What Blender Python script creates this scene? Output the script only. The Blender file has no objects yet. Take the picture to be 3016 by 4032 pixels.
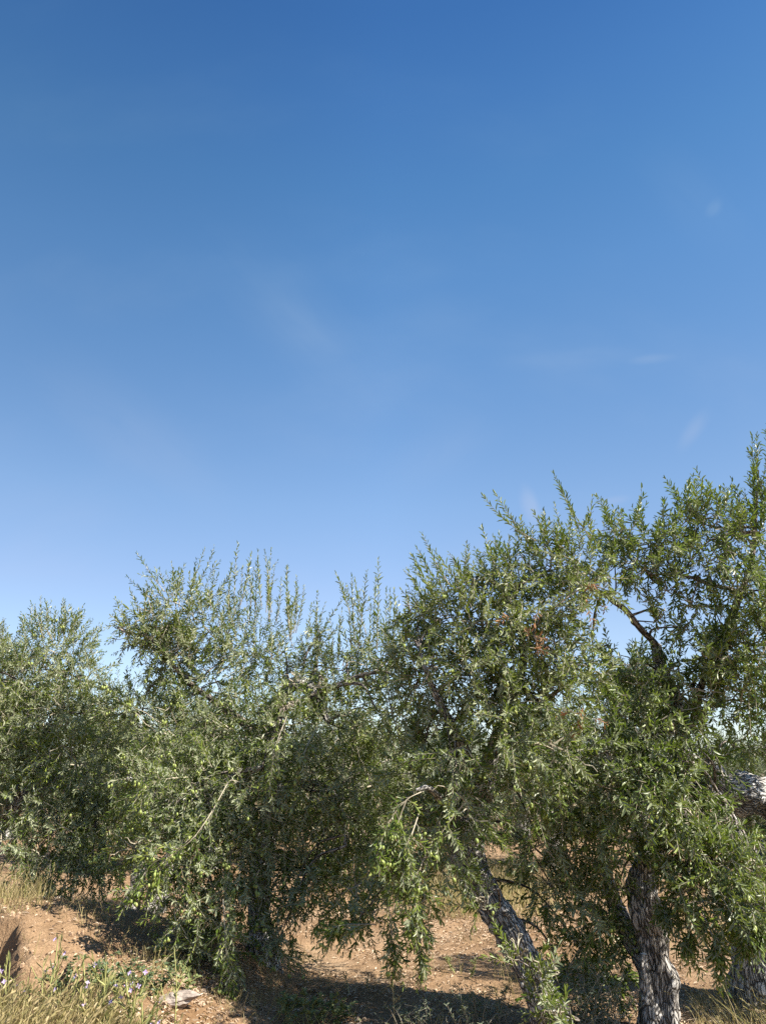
import bpy, math, random
import numpy as np
from mathutils import Vector, noise as mnoise

rng = np.random.default_rng(11)
random.seed(5)
SC = bpy.context.scene
COL = SC.collection
R = math.radians

# ------------------------------------------------------------------ camera
CAM_Z = 1.5
PITCH = R(20.1)
FPX = 26.0 / 36.0 * 4032.0
CX, CY = 1508.0, 2016.0
cp, sp = math.cos(PITCH), math.sin(PITCH)

def P(px, py, d):
    """world point seen at photo pixel (px,py), at ground distance d"""
    a = (np.asarray(px, float) - CX) / FPX
    b = (CY - np.asarray(py, float)) / FPX
    y = cp - b * sp
    z = sp + b * cp
    k = d / y
    return np.stack([a * k, y * k, z * k + CAM_Z], -1)

def proj(p):
    y = p[..., 1]; z = p[..., 2] - CAM_Z
    f = y * cp + z * sp
    u = -y * sp + z * cp
    return CX + FPX * p[..., 0] / f, CY - FPX * u / f, f

def mpp(d):            # metres per photo pixel at distance d
    return d * 1.04 / FPX

cam = bpy.data.cameras.new('camera')
cam.sensor_fit = 'VERTICAL'; cam.sensor_height = 36; cam.sensor_width = 36 * 0.748
cam.lens = 26; cam.clip_start = 0.05; cam.clip_end = 3000
co = bpy.data.objects.new('camera', cam); COL.objects.link(co)
co.location = (0, 0, CAM_Z); co.rotation_euler = (R(90) + PITCH, 0, 0)
SC.camera = co

# ------------------------------------------------------------------ light
SUN_EL = R(46)
SUN_AZ = R(24)        # degrees the sun stands behind the line to the right
sd = Vector((math.cos(SUN_AZ) * math.cos(SUN_EL), -math.sin(SUN_AZ) * math.cos(SUN_EL), math.sin(SUN_EL)))
sl = bpy.data.lights.new('sun', 'SUN'); sl.energy = 5.0; sl.angle = R(0.53); sl.color = (1.0, 0.93, 0.82)
so = bpy.data.objects.new('sun', sl); COL.objects.link(so)
so.rotation_euler = sd.to_track_quat('Z', 'Y').to_euler()

W = bpy.data.worlds.new('World'); SC.world = W; W.use_nodes = True
nt = W.node_tree; N = nt.nodes; L = nt.links
N.clear()
out = N.new('ShaderNodeOutputWorld'); bg = N.new('ShaderNodeBackground')
sky = N.new('ShaderNodeTexSky'); sky.sky_type = 'NISHITA'; sky.sun_disc = False
sky.sun_elevation = SUN_EL; sky.sun_rotation = math.atan2(sd.x, sd.y)
sky.altitude = 300; sky.air_density = 1.0; sky.dust_density = 0.25; sky.ozone_density = 2.2
tc = N.new('ShaderNodeTexCoord')
mp = N.new('ShaderNodeMapping'); mp.inputs['Rotation'].default_value = (0.3, 0.5, 0.5); mp.inputs['Scale'].default_value = (1.5, 4.5, 3.0)
L.new(tc.outputs['Generated'], mp.inputs['Vector'])
nz = N.new('ShaderNodeTexNoise'); nz.inputs['Scale'].default_value = 1.9; nz.inputs['Detail'].default_value = 8; nz.inputs['Roughness'].default_value = 0.52
L.new(mp.outputs['Vector'], nz.inputs['Vector'])
rp = N.new('ShaderNodeMapRange'); rp.interpolation_type = 'SMOOTHSTEP'
rp.inputs['From Min'].default_value = 0.48; rp.inputs['From Max'].default_value = 0.86
rp.inputs['To Min'].default_value = 0.0; rp.inputs['To Max'].default_value = 0.05
L.new(nz.outputs['Fac'], rp.inputs['Value'])
cur = rp.outputs['Result']
# small thin wisps of cirrus that hang in fixed directions of the sky
def ray(px, py):
    v = P(px, py, 1.0) - np.array([0, 0, CAM_Z]); return v / np.linalg.norm(v)
def dotn(vec):
    n_ = N.new('ShaderNodeVectorMath'); n_.operation = 'DOT_PRODUCT'; n_.inputs[1].default_value = tuple(vec)
    L.new(tc.outputs['Generated'], n_.inputs[0]); return n_.outputs['Value']
def mth(op, a, b=None):
    n_ = N.new('ShaderNodeMath'); n_.operation = op
    for k_, x_ in enumerate((a, b)):
        if x_ is None: continue
        if isinstance(x_, (int, float)): n_.inputs[k_].default_value = x_
        else: L.new(x_, n_.inputs[k_])
    return n_.outputs[0]
for k, (x0, y0, x1, y1, wid, amt) in enumerate(((820, 960, 1480, 1560, 170, .07), (1000, 1100, 1330, 1420, 90, .055), (60, 1380, 900, 1980, 150, .07), (1900, 1430, 2700, 1380, 45, .06), (2440, 1425, 2680, 1400, 22, .12),
                                            (2660, 1790, 2800, 1590, 36, .14), (2060, 1900, 2120, 2090, 38, .22), (2320, 1990, 2500, 1955, 20, .12), (2780, 860, 2840, 780, 26, .13), (2500, 560, 2960, 980, 110, .05), (1500, 1900, 2000, 1640, 110, .05))):
    a_ = ray(x0, y0); b_ = ray(x1, y1); c_ = a_ + b_; c_ /= np.linalg.norm(c_)
    u_ = b_ - a_; l_ = np.linalg.norm(u_) / 2; u_ /= np.linalg.norm(u_); v_ = np.cross(c_, u_)
    us, vs_ = dotn(u_), dotn(v_)
    us = mth('SUBTRACT', us, float(np.dot(u_, c_))); wr = wid / FPX * .85
    cx_ = N.new('ShaderNodeCombineXYZ'); L.new(mth('MULTIPLY', us, 5.0), cx_.inputs[0]); L.new(mth('MULTIPLY', vs_, 17.0), cx_.inputs[1]); cx_.inputs[2].default_value = k * 3.7
    nf = N.new('ShaderNodeTexNoise'); nf.inputs['Scale'].default_value = 1.6; nf.inputs['Detail'].default_value = 7; nf.inputs['Roughness'].default_value = .6; nf.inputs['Distortion'].default_value = .6
    L.new(cx_.outputs[0], nf.inputs['Vector'])
    d2 = mth('ADD', mth('POWER', mth('MULTIPLY', us, 1 / (l_ * 1.25)), 2.0), mth('POWER', mth('MULTIPLY', vs_, 1 / (wr * 1.6)), 2.0))
    d2 = mth('ADD', mth('SQRT', d2), mth('MULTIPLY', mth('SUBTRACT', nf.outputs['Fac'], .5), 1.1))
    m1 = N.new('ShaderNodeMapRange'); m1.interpolation_type = 'SMOOTHERSTEP'; m1.inputs['From Min'].default_value = 0.0; m1.inputs['From Max'].default_value = 1.0
    m1.inputs['To Min'].default_value = amt * .7; m1.inputs['To Max'].default_value = 0; L.new(d2, m1.inputs['Value'])
    fm = N.new('ShaderNodeMapRange'); fm.inputs['From Min'].default_value = .3; fm.inputs['From Max'].default_value = .65; fm.inputs['To Min'].default_value = .35; L.new(nf.outputs['Fac'], fm.inputs['Value'])
    cur = mth('ADD', cur, mth('MULTIPLY', m1.outputs['Result'], fm.outputs['Result']))
mx = N.new('ShaderNodeMix'); mx.data_type = 'RGBA'
L.new(cur, mx.inputs['Factor']); L.new(sky.outputs['Color'], mx.inputs['A'])
mx.inputs['B'].default_value = (5.2, 4.4, 4.2, 1)
# deep blue tone of a dry clear sky: a gain that follows the height above the horizon
sx = N.new('ShaderNodeSeparateXYZ'); L.new(tc.outputs['Generated'], sx.inputs[0])
gr = N.new('ShaderNodeValToRGB')
stops = [(0.0, (2.1, 1.95, 1.9)), (.242, (2.2, 2.05, 2.05)), (.349, (2.09, 2.18, 2.19)), (.517, (1.62, 2.08, 2.25)), (.61, (1.38, 2.0, 2.25)), (.69, (1.10, 1.81, 2.13)), (.756, (.88, 1.57, 2.02)), (.81, (.69, 1.34, 1.86)), (1.0, (.55, 1.1, 1.5))]
while len(gr.color_ramp.elements) < len(stops): gr.color_ramp.elements.new(.5)
for e_, (p_, c_) in zip(gr.color_ramp.elements, stops):
    e_.position = p_; e_.color = tuple(x / 2.5 for x in c_) + (1,)
L.new(sx.outputs['Z'], gr.inputs['Fac'])
mg = N.new('ShaderNodeMix'); mg.data_type = 'RGBA'; mg.blend_type = 'MULTIPLY'; mg.inputs['Factor'].default_value = 1
L.new(mx.outputs['Result'], mg.inputs['A']); L.new(gr.outputs['Color'], mg.inputs['B'])
# dim the sky towards left and right, a lens vignette put into its colour
ax = N.new('ShaderNodeMath'); ax.operation = 'ABSOLUTE'; L.new(sx.outputs['X'], ax.inputs[0])
hx = N.new('ShaderNodeMapRange'); hx.inputs['From Min'].default_value = 0; hx.inputs['From Max'].default_value = .5
hx.inputs['To Min'].default_value = 1.0; hx.inputs['To Max'].default_value = .85
L.new(ax.outputs[0], hx.inputs['Value'])
vs = N.new('ShaderNodeVectorMath'); vs.operation = 'SCALE'
L.new(mg.outputs['Result'], vs.inputs[0]); L.new(hx.outputs['Result'], vs.inputs['Scale'])
L.new(vs.outputs[0], bg.inputs['Color'])
EXPO = 1.35
bg.inputs['Strength'].default_value = 0.1 * 2.5 / 2 ** EXPO
L.new(bg.outputs[0], out.inputs[0])

SC.view_settings.view_transform = 'Standard'; SC.view_settings.look = 'None'
SC.view_settings.exposure = EXPO; SC.view_settings.gamma = 1
cy = SC.cycles
SC.render.engine = 'CYCLES'
cy.max_bounces = 6; cy.diffuse_bounces = 2; cy.glossy_bounces = 2; cy.transmission_bounces = 4; cy.transparent_max_bounces = 4
cy.caustics_reflective = False; cy.caustics_refractive = False
cy.use_denoising = False
cy.use_adaptive_sampling = False
SC.render.filter_size = 1.2 if hasattr(SC.render, 'filter_size') else 1.5

# ------------------------------------------------------------------ object helpers
def tag(o, label=None, cat=None, group=None, kind=None):
    if label: o['label'] = label
    if cat: o['category'] = cat
    if group: o['group'] = group
    if kind: o['kind'] = kind
    return o

def empty(name, loc, label, cat, group=None):
    o = bpy.data.objects.new(name, None); COL.objects.link(o)
    o.empty_display_size = .2
    o.location = loc
    return tag(o, label, cat, group)

def mesh_obj(name, me, parent=None):
    o = bpy.data.objects.new(name, me); COL.objects.link(o)
    if parent is not None:
        o.parent = parent
        o.matrix_parent_inverse.identity()
        o.location = -Vector(parent.location)      # meshes are written in world coordinates
    return o

class MB:
    """collects vertices, faces, uvs and per-face attributes with numpy"""
    def __init__(s):
        s.v = []; s.q = []; s.t = []; s.qa = []; s.ta = []; s.qm = []; s.tm = []; s.quv = []; s.n = 0
    def add(s, v, quads=None, tris=None, qa=None, mat=0, quv=None):
        v = np.asarray(v, np.float32).reshape(-1, 3)
        if quads is not None and len(quads):
            quads = np.asarray(quads, np.int64)
            s.q.append(quads + s.n)
            s.qa.append(np.zeros((len(quads), 2), np.float32) if qa is None else np.asarray(qa, np.float32))
            s.qm.append(np.full(len(quads), mat, np.int32))
            s.quv.append(np.zeros((len(quads), 4, 2), np.float32) if quv is None else np.asarray(quv, np.float32))
        if tris is not None and len(tris):
            tris = np.asarray(tris, np.int64)
            s.t.append(tris + s.n)
            s.tm.append(np.full(len(tris), mat, np.int32))
        s.v.append(v); s.n += len(v)
    def mesh(s, name, mats, smooth=False):
        me = bpy.data.meshes.new(name)
        v = np.concatenate(s.v)
        q = np.concatenate(s.q) if s.q else np.zeros((0, 4), np.int64)
        t = np.concatenate(s.t) if s.t else np.zeros((0, 3), np.int64)
        nq, ntr = len(q), len(t)
        me.vertices.add(len(v)); me.vertices.foreach_set('co', v.ravel())
        me.loops.add(nq * 4 + ntr * 3)
        me.loops.foreach_set('vertex_index', np.concatenate([q.ravel(), t.ravel()]).astype(np.int32))
        me.polygons.add(nq + ntr)
        st = np.concatenate([np.arange(nq) * 4, nq * 4 + np.arange(ntr) * 3]).astype(np.int32)
        me.polygons.foreach_set('loop_start', st)
        mi = np.concatenate((s.qm if s.qm else []) + (s.tm if s.tm else [])) if (s.qm or s.tm) else np.zeros(0, np.int32)
        me.polygons.foreach_set('material_index', mi.astype(np.int32))
        me.polygons.foreach_set('use_smooth', np.full(nq + ntr, smooth, bool))
        if s.qa:
            a = np.concatenate(s.qa + [np.zeros((ntr, 2), np.float32)])
            for k, nm in enumerate(('v', 't')):
                at = me.attributes.new(nm, 'FLOAT', 'FACE')
                at.data.foreach_set('value', np.ascontiguousarray(a[:, k]))
        if s.quv:
            uv = np.concatenate([np.concatenate(s.quv).reshape(-1, 2), np.zeros((ntr * 3, 2), np.float32)])
            ul = me.uv_layers.new(name='UVMap')
            ul.data.foreach_set('uv', uv.ravel())
        for m in mats: me.materials.append(m)
        me.update(calc_edges=True)
        me.validate()
        return me
    def build(s, name, mats, parent=None, smooth=False):
        return mesh_obj(name, s.mesh(name, mats if isinstance(mats, (list, tuple)) else [mats], smooth), parent)

def nrm(a):
    return a / np.maximum(np.linalg.norm(a, axis=-1, keepdims=True), 1e-9)

def catmull(pts, n):
    pts = np.asarray(pts, float)
    p = np.vstack([2 * pts[0] - pts[1], pts, 2 * pts[-1] - pts[-2]])
    t = np.linspace(0, len(pts) - 1 - 1e-6, n)
    i = t.astype(int); f = (t - i)[:, None]
    a, b, c, d = p[i], p[i + 1], p[i + 2], p[i + 3]
    return 0.5 * ((2 * b) + (c - a) * f + (2 * a - 5 * b + 4 * c - d) * f**2 + (-a + 3 * b - 3 * c + d) * f**3)

def tube(mb, pts, rad, n=24, seg=8, mat=0, rough=0.0, seed=0.0, flute=0.0, cap=False, marks=()):
    """smooth tapering tube through pts; rough and flute give an old gnarled trunk"""
    pts = np.asarray(pts, float)
    c = catmull(pts, n)
    r = np.interp(np.linspace(0, 1, n), np.linspace(0, 1, len(rad)), rad)
    tg = nrm(np.gradient(c, axis=0))
    ref = np.array([0.0, 1.0, 0.0]) if abs(tg[0][1]) < .9 else np.array([1.0, 0, 0])
    u = nrm(np.cross(tg[0], ref)); us = []
    for k in range(n):
        u = u - tg[k] * np.dot(u, tg[k]); u = u / np.linalg.norm(u); us.append(u)
    us = np.array(us); w = np.cross(tg, us)
    th = np.linspace(0, 2 * np.pi, seg, endpoint=False)
    ring = us[:, None] * np.cos(th)[None, :, None] + w[:, None] * np.sin(th)[None, :, None]
    rr = np.repeat(r[:, None], seg, 1)
    ln = np.concatenate([[0], np.cumsum(np.linalg.norm(np.diff(c, axis=0), axis=1))])
    if flute:
        tw = ln[:, None] * 2.2 + seed
        rr = rr * (1 + flute * (np.sin(3 * th[None] + tw) * .5 + np.sin(5 * th[None] - tw * 1.3 + seed) * .35 + np.sin(2 * th[None] + tw * .7) * .4))
    if rough:
        base = c[:, None] + ring * rr[..., None]
        f = np.array([[mnoise.fractal(Vector((b[0] * 7 + seed, b[1] * 7, b[2] * 3.5)), 1.0, 2.0, 4) +
                       .45 * mnoise.noise(Vector((b[0] * 34 + seed, b[1] * 34, b[2] * 9))) for b in row] for row in base])
        rr = rr * (1 + rough * f)
    v = c[:, None] + ring * rr[..., None]
    for (mp_, rx_, rz_, dep_) in marks:            # hollows (positive depth) and burrs (negative)
        dv = v - np.asarray(mp_); q2 = (dv[..., 0] / rx_) ** 2 + (dv[..., 1] / (rx_ * 1.6)) ** 2 + (dv[..., 2] / rz_) ** 2
        v = v - ring * (dep_ * np.exp(-q2 ** 1.5))[..., None]
    i = np.arange(n - 1)[:, None]; j = np.arange(seg)[None]; j2 = (j + 1) % seg
    q = np.stack([i * seg + j, i * seg + j2, (i + 1) * seg + j2, (i + 1) * seg + j], -1).reshape(-1, 4)
    uj = np.arange(seg) / seg; uj2 = uj + 1 / seg; rm = float(np.mean(r)) * 2 * np.pi
    U0 = np.broadcast_to(uj[None] * rm, (n - 1, seg)); U1 = np.broadcast_to(uj2[None] * rm, (n - 1, seg))
    V0 = np.broadcast_to(ln[:-1, None], (n - 1, seg)); V1 = np.broadcast_to(ln[1:, None], (n - 1, seg))
    uv = np.stack([np.stack([U0, V0], -1), np.stack([U1, V0], -1), np.stack([U1, V1], -1), np.stack([U0, V1], -1)], 2).reshape(-1, 4, 2) + seed
    vv = v.reshape(-1, 3); tr = None
    if cap:
        vv = np.vstack([vv, c[0] - tg[0] * r[0] * .2, c[-1] + tg[-1] * r[-1] * .35])
        jj = np.arange(seg)
        tr = np.concatenate([np.stack([np.full(seg, n * seg), (jj + 1) % seg, jj], -1),
                             np.stack([np.full(seg, n * seg + 1), (n - 1) * seg + jj, (n - 1) * seg + (jj + 1) % seg], -1)])
    mb.add(vv, q, tr, mat=mat, quv=uv)
    return c

# ------------------------------------------------------------------ materials
def new_mat(name):
    m = bpy.data.materials.new(name); m.use_nodes = True
    n = m.node_tree; n.nodes.clear()
    o = n.nodes.new('ShaderNodeOutputMaterial')
    return m, n, o

def ramp(n, stops, mode='LINEAR'):
    r = n.nodes.new('ShaderNodeValToRGB'); cr = r.color_ramp; cr.interpolation = mode
    while len(cr.elements) < len(stops): cr.elements.new(.5)
    for e, (p, c) in zip(cr.elements, stops):
        e.position = p; e.color = (*c, 1)
    return r

def noise_n(n, scale, detail=4, rough=.55, vec=None):
    t = n.nodes.new('ShaderNodeTexNoise'); t.inputs['Scale'].default_value = scale
    t.inputs['Detail'].default_value = detail; t.inputs['Roughness'].default_value = rough
    if vec is not None: n.links.new(vec, t.inputs['Vector'])
    return t

def mixc(n, fac, a, b, blend='MIX'):
    m = n.nodes.new('ShaderNodeMix'); m.data_type = 'RGBA'; m.blend_type = blend
    for s, x in (('Factor', fac), ('A', a), ('B', b)):
        if hasattr(x, 'is_linked') or hasattr(x, 'links'): n.links.new(x, m.inputs[s])
        elif isinstance(x, (int, float)): m.inputs[s].default_value = x
        else: m.inputs[s].default_value = (*x, 1)
    return m.outputs['Result']

def leaf_mat(name, top, under, yellow, transl, rough=.42, tw=.30):
    m, n, o = new_mat(name)
    av = n.nodes.new('ShaderNodeAttribute'); av.attribute_name = 'v'
    at = n.nodes.new('ShaderNodeAttribute'); at.attribute_name = 't'
    rt = ramp(n, [(0, top[0]), (.55, top[1]), (.985, top[2]), (.993, yellow[0]), (1, yellow[1])])
    n.links.new(av.outputs['Fac'], rt.inputs['Fac'])
    ct = mixc(n, at.outputs['Fac'], rt.outputs['Color'], yellow[2])
    ru = ramp(n, [(0, under[0]), (.985, under[1]), (.993, yellow[0]), (1, yellow[1])])
    n.links.new(av.outputs['Fac'], ru.inputs['Fac'])
    ge = n.nodes.new('ShaderNodeNewGeometry')
    col = mixc(n, ge.outputs['Backfacing'], ct, ru.outputs['Color'])
    pr = n.nodes.new('ShaderNodeBsdfPrincipled')
    n.links.new(col, pr.inputs['Base Color'])
    pr.inputs['Roughness'].default_value = rough
    pr.inputs['Specular IOR Level'].default_value = .36
    tr = n.nodes.new('ShaderNodeBsdfTranslucent')
    tcn = mixc(n, at.outputs['Fac'], transl, yellow[2]); n.links.new(tcn, tr.inputs['Color'])
    ms = n.nodes.new('ShaderNodeMixShader'); ms.inputs[0].default_value = tw
    n.links.new(pr.outputs[0], ms.inputs[1]); n.links.new(tr.outputs[0], ms.inputs[2])
    n.links.new(ms.outputs[0], o.inputs[0])
    return m

M_LEAF = leaf_mat('olive_leaf', ((.028, .060, .008), (.090, .138, .021), (.265, .285, .070)),
                  ((.19, .225, .115), (.41, .435, .29)), ((.42, .36, .05), (.50, .30, .06), (.23, .28, .040)), (.19, .26, .03), .42, .30)
M_LEAF_GREEN = leaf_mat('deep_green_olive_leaf', ((.022, .050, .008), (.060, .105, .016), (.215, .255, .050)),
                  ((.14, .175, .08), (.33, .36, .22)), ((.42, .36, .05), (.50, .30, .06), (.23, .28, .035)), (.17, .25, .025), .40, .30)
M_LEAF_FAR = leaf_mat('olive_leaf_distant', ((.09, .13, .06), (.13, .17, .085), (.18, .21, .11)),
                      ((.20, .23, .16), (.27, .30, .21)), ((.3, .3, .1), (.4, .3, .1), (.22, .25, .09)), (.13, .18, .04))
M_DEAD = leaf_mat('dead_leaf', ((.20, .085, .035), (.30, .14, .06), (.36, .2, .09)),
                  ((.3, .17, .08), (.36, .22, .12)), ((.4, .25, .08), (.45, .25, .1), (.3, .15, .06)), (.2, .1, .03), .6, .2)
M_WEED = leaf_mat('weed_leaf', ((.11, .15, .04), (.17, .20, .06), (.24, .25, .09)),
                  ((.16, .2, .08), (.22, .25, .11)), ((.3, .3, .07), (.35, .3, .1), (.30, .29, .10)), (.2, .25, .05), .55)
M_STRAW = leaf_mat('dry_grass', ((.26, .205, .09), (.36, .285, .14), (.45, .365, .20)),
                   ((.36, .29, .14), (.5, .4, .22)), ((.5, .42, .2), (.5, .4, .2), (.24, .25, .07)), (.35, .28, .1), .6)
M_LITTER = leaf_mat('leaf_litter', ((.20, .12, .07), (.46, .355, .245), (.62, .51, .39)),
                    ((.3, .2, .12), (.6, .47, .34)), ((.5, .3, .12), (.6, .5, .38), (.2, .11, .06)), (.3, .2, .1), .7, .1)

def bark_mat(name, light, mid, dark, sunlit_lichen=.5):
    m, n, o = new_mat(name)
    uv = n.nodes.new('ShaderNodeUVMap')
    mpn = n.nodes.new('ShaderNodeMapping'); mpn.inputs['Scale'].default_value = (66, 13, 1)
    n.links.new(uv.outputs[0], mpn.inputs['Vector'])
    wob = noise_n(n, 9, 3, .5, uv.outputs[0])
    mo = n.nodes.new('ShaderNodeVectorMath'); mo.operation = 'MULTIPLY_ADD'
    mo.inputs[1].default_value = (2.6, 2.0, 0); n.links.new(wob.outputs['Color'], mo.inputs[0]); n.links.new(mpn.outputs[0], mo.inputs[2])
    vo = n.nodes.new('ShaderNodeTexVoronoi'); vo.feature = 'DISTANCE_TO_EDGE'; vo.inputs['Scale'].default_value = 1.0
    n.links.new(mo.outputs[0], vo.inputs['Vector'])
    fi = noise_n(n, 1.6, 6, .65, mo.outputs[0])
    tcn = n.nodes.new('ShaderNodeTexCoord')
    big = noise_n(n, 7.5, 4, .6, tcn.outputs['Object'])
    fr = n.nodes.new('ShaderNodeMapRange'); fr.inputs['From Min'].default_value = .0; fr.inputs['From Max'].default_value = .15
    n.links.new(vo.outputs['Distance'], fr.inputs['Value'])
    bas = ramp(n, [(.3, dark), (.48, mid), (.72, light)]); n.links.new(fi.outputs['Fac'], bas.inputs['Fac'])
    lr = n.nodes.new('ShaderNodeMapRange'); lr.inputs['From Min'].default_value = .47; lr.inputs['From Max'].default_value = .62; lr.inputs['To Max'].default_value = sunlit_lichen
    n.links.new(big.outputs['Fac'], lr.inputs['Value'])
    c1 = mixc(n, lr.outputs['Result'], bas.outputs['Color'], (.74, .72, .69))  # pale lichen blotches, whitened to stand in for sun patches on the bark
    c2 = mixc(n, fr.outputs['Result'], (dark[0] * .75, dark[1] * .75, dark[2] * .75), c1)
    pr = n.nodes.new('ShaderNodeBsdfPrincipled'); pr.inputs['Roughness'].default_value = .9; pr.inputs['Specular IOR Level'].default_value = .2
    n.links.new(c2, pr.inputs['Base Color'])
    hh = n.nodes.new('ShaderNodeMath'); hh.operation = 'MULTIPLY_ADD'; hh.inputs[1].default_value = .6
    n.links.new(fi.outputs['Fac'], hh.inputs[0]); n.links.new(fr.outputs['Result'], hh.inputs[2])
    bu = n.nodes.new('ShaderNodeBump'); bu.inputs['Strength'].default_value = 1.0; bu.inputs['Distance'].default_value = .018
    n.links.new(hh.outputs[0], bu.inputs['Height']); n.links.new(bu.outputs[0], pr.inputs['Normal'])
    n.links.new(pr.outputs[0], o.inputs[0])
    return m

M_BARK = bark_mat('old_olive_bark', (.60, .57, .53), (.40, .375, .345), (.085, .075, .066), .9)
M_BRANCH = bark_mat('branch_bark', (.38, .33, .28), (.24, .20, .165), (.10, .08, .065), .25)

def plain(name, c1, c2, scale, rough=.7, bump=0.0, detail=5):
    m, n, o = new_mat(name)
    tcn = n.nodes.new('ShaderNodeTexCoord')
    t = noise_n(n, scale, detail, .6, tcn.outputs['Object'])
    r = ramp(n, [(.32, c1), (.68, c2)]); n.links.new(t.outputs['Fac'], r.inputs['Fac'])
    pr = n.nodes.new('ShaderNodeBsdfPrincipled'); pr.inputs['Roughness'].default_value = rough
    pr.inputs['Specular IOR Level'].default_value = .35
    n.links.new(r.outputs['Color'], pr.inputs['Base Color'])
    if bump:
        bu = n.nodes.new('ShaderNodeBump'); bu.inputs['Distance'].default_value = bump
        n.links.new(t.outputs['Fac'], bu.inputs['Height']); n.links.new(bu.outputs[0], pr.inputs['Normal'])
    n.links.new(pr.outputs[0], o.inputs[0])
    return m

M_TWIG = plain('twig', (.20, .17, .12), (.40, .36, .27), 6, .8)
M_OLIVE = plain('green_olive', (.19, .245, .055), (.29, .33, .10), 60, .42)
M_STEM = plain('weed_stem', (.24, .25, .08), (.36, .35, .14), 20, .7)
_n = M_OLIVE.node_tree; _oi = _n.nodes.new('ShaderNodeObjectInfo'); _p = [k for k in _n.nodes if k.type == 'BSDF_PRINCIPLED'][0]
_r = ramp(_n, [(0, (.13, .19, .04)), (.5, (.23, .28, .07)), (1, (.34, .36, .12))]); _n.links.new(_oi.outputs['Random'], _r.inputs['Fac'])
_src = _p.inputs['Base Color'].links[0].from_socket
_n.links.new(mixc(_n, .6, _src, _r.outputs['Color']), _p.inputs['Base Color'])
M_PETAL = plain('purple_petal', (.33, .24, .44), (.52, .44, .60), 90, .6)
M_STONE = plain('pale_stone', (.22, .18, .15), (.40, .34, .29), 18, .9, .02, 9)
M_BRAMBLE = leaf_mat('bramble_leaf', ((.022, .045, .014), (.038, .070, .02), (.06, .10, .03)), ((.09, .13, .06), (.13, .17, .08)), ((.1, .1, .03), (.2, .12, .04), (.10, .13, .03)), (.08, .13, .02), .5)
M_CLOD = plain('soil_clod', (.26, .16, .09), (.42, .30, .20), 9, .95)
M_STRAWSTEM = plain('straw_stem', (.32, .26, .12), (.5, .42, .22), 20, .7)

def ground_mat():
    m, n, o = new_mat('orchard_earth')
    tcn = n.nodes.new('ShaderNodeTexCoord'); v = tcn.outputs['Object']
    big = noise_n(n, .9, 5, .6, v); mid = noise_n(n, 9, 6, .65, v); fine = noise_n(n, 85, 5, .7, v)
    r1 = ramp(n, [(.3, (.235, .15, .082)), (.55, (.31, .213, .13)), (.75, (.40, .30, .20))]); n.links.new(big.outputs['Fac'], r1.inputs['Fac'])
    r2 = ramp(n, [(.3, (.78, .74, .70)), (.7, (1.15, 1.14, 1.13))]); n.links.new(mid.outputs['Fac'], r2.inputs['Fac'])
    c = mixc(n, 1.0, r1.outputs['Color'], r2.outputs['Color'], 'MULTIPLY')
    r3 = ramp(n, [(.33, (.55, .50, .47)), (.60, (1.15, 1.15, 1.15))]); n.links.new(fine.outputs['Fac'], r3.inputs['Fac'])
    c = mixc(n, .8, c, r3.outputs['Color'], 'MULTIPLY')
    pr = n.nodes.new('ShaderNodeBsdfPrincipled'); pr.inputs['Roughness'].default_value = .95; pr.inputs['Specular IOR Level'].default_value = .1
    n.links.new(c, pr.inputs['Base Color'])
    a = n.nodes.new('ShaderNodeMath'); a.operation = 'MULTIPLY_ADD'; a.inputs[1].default_value = .35
    n.links.new(fine.outputs['Fac'], a.inputs[0]); n.links.new(mid.outputs['Fac'], a.inputs[2])
    bu = n.nodes.new('ShaderNodeBump'); bu.inputs['Strength'].default_value = .9; bu.inputs['Distance'].default_value = .05
    n.links.new(a.outputs[0], bu.inputs['Height']); n.links.new(bu.outputs[0], pr.inputs['Normal'])
    n.links.new(pr.outputs[0], o.inputs[0])
    return m
M_GROUND = ground_mat()

# ------------------------------------------------------------------ terrain
def sstep(a, b, x):
    t = np.clip((x - a) / (b - a), 0, 1); return t * t * (3 - 2 * t)

def wav(x, y, s, k):
    return np.sin(x * s + k) * np.cos(y * s * 1.13 + k * 1.7) + .5 * np.sin(x * s * 2.3 - y * s * 1.7 + k * 3)

def vnoise(x, y):
    x = np.asarray(x, float); y = np.asarray(y, float) + 0 * x
    xi = np.floor(x); yi = np.floor(y); fx = x - xi; fy = y - yi
    fx = fx * fx * (3 - 2 * fx); fy = fy * fy * (3 - 2 * fy)
    h = lambda a, b: np.modf(np.abs(np.sin(a * 127.1 + b * 311.7) * 43758.5453))[0]
    return (h(xi, yi) * (1 - fx) + h(xi + 1, yi) * fx) * (1 - fy) + (h(xi, yi + 1) * (1 - fx) + h(xi + 1, yi + 1) * fx) * fy

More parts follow.
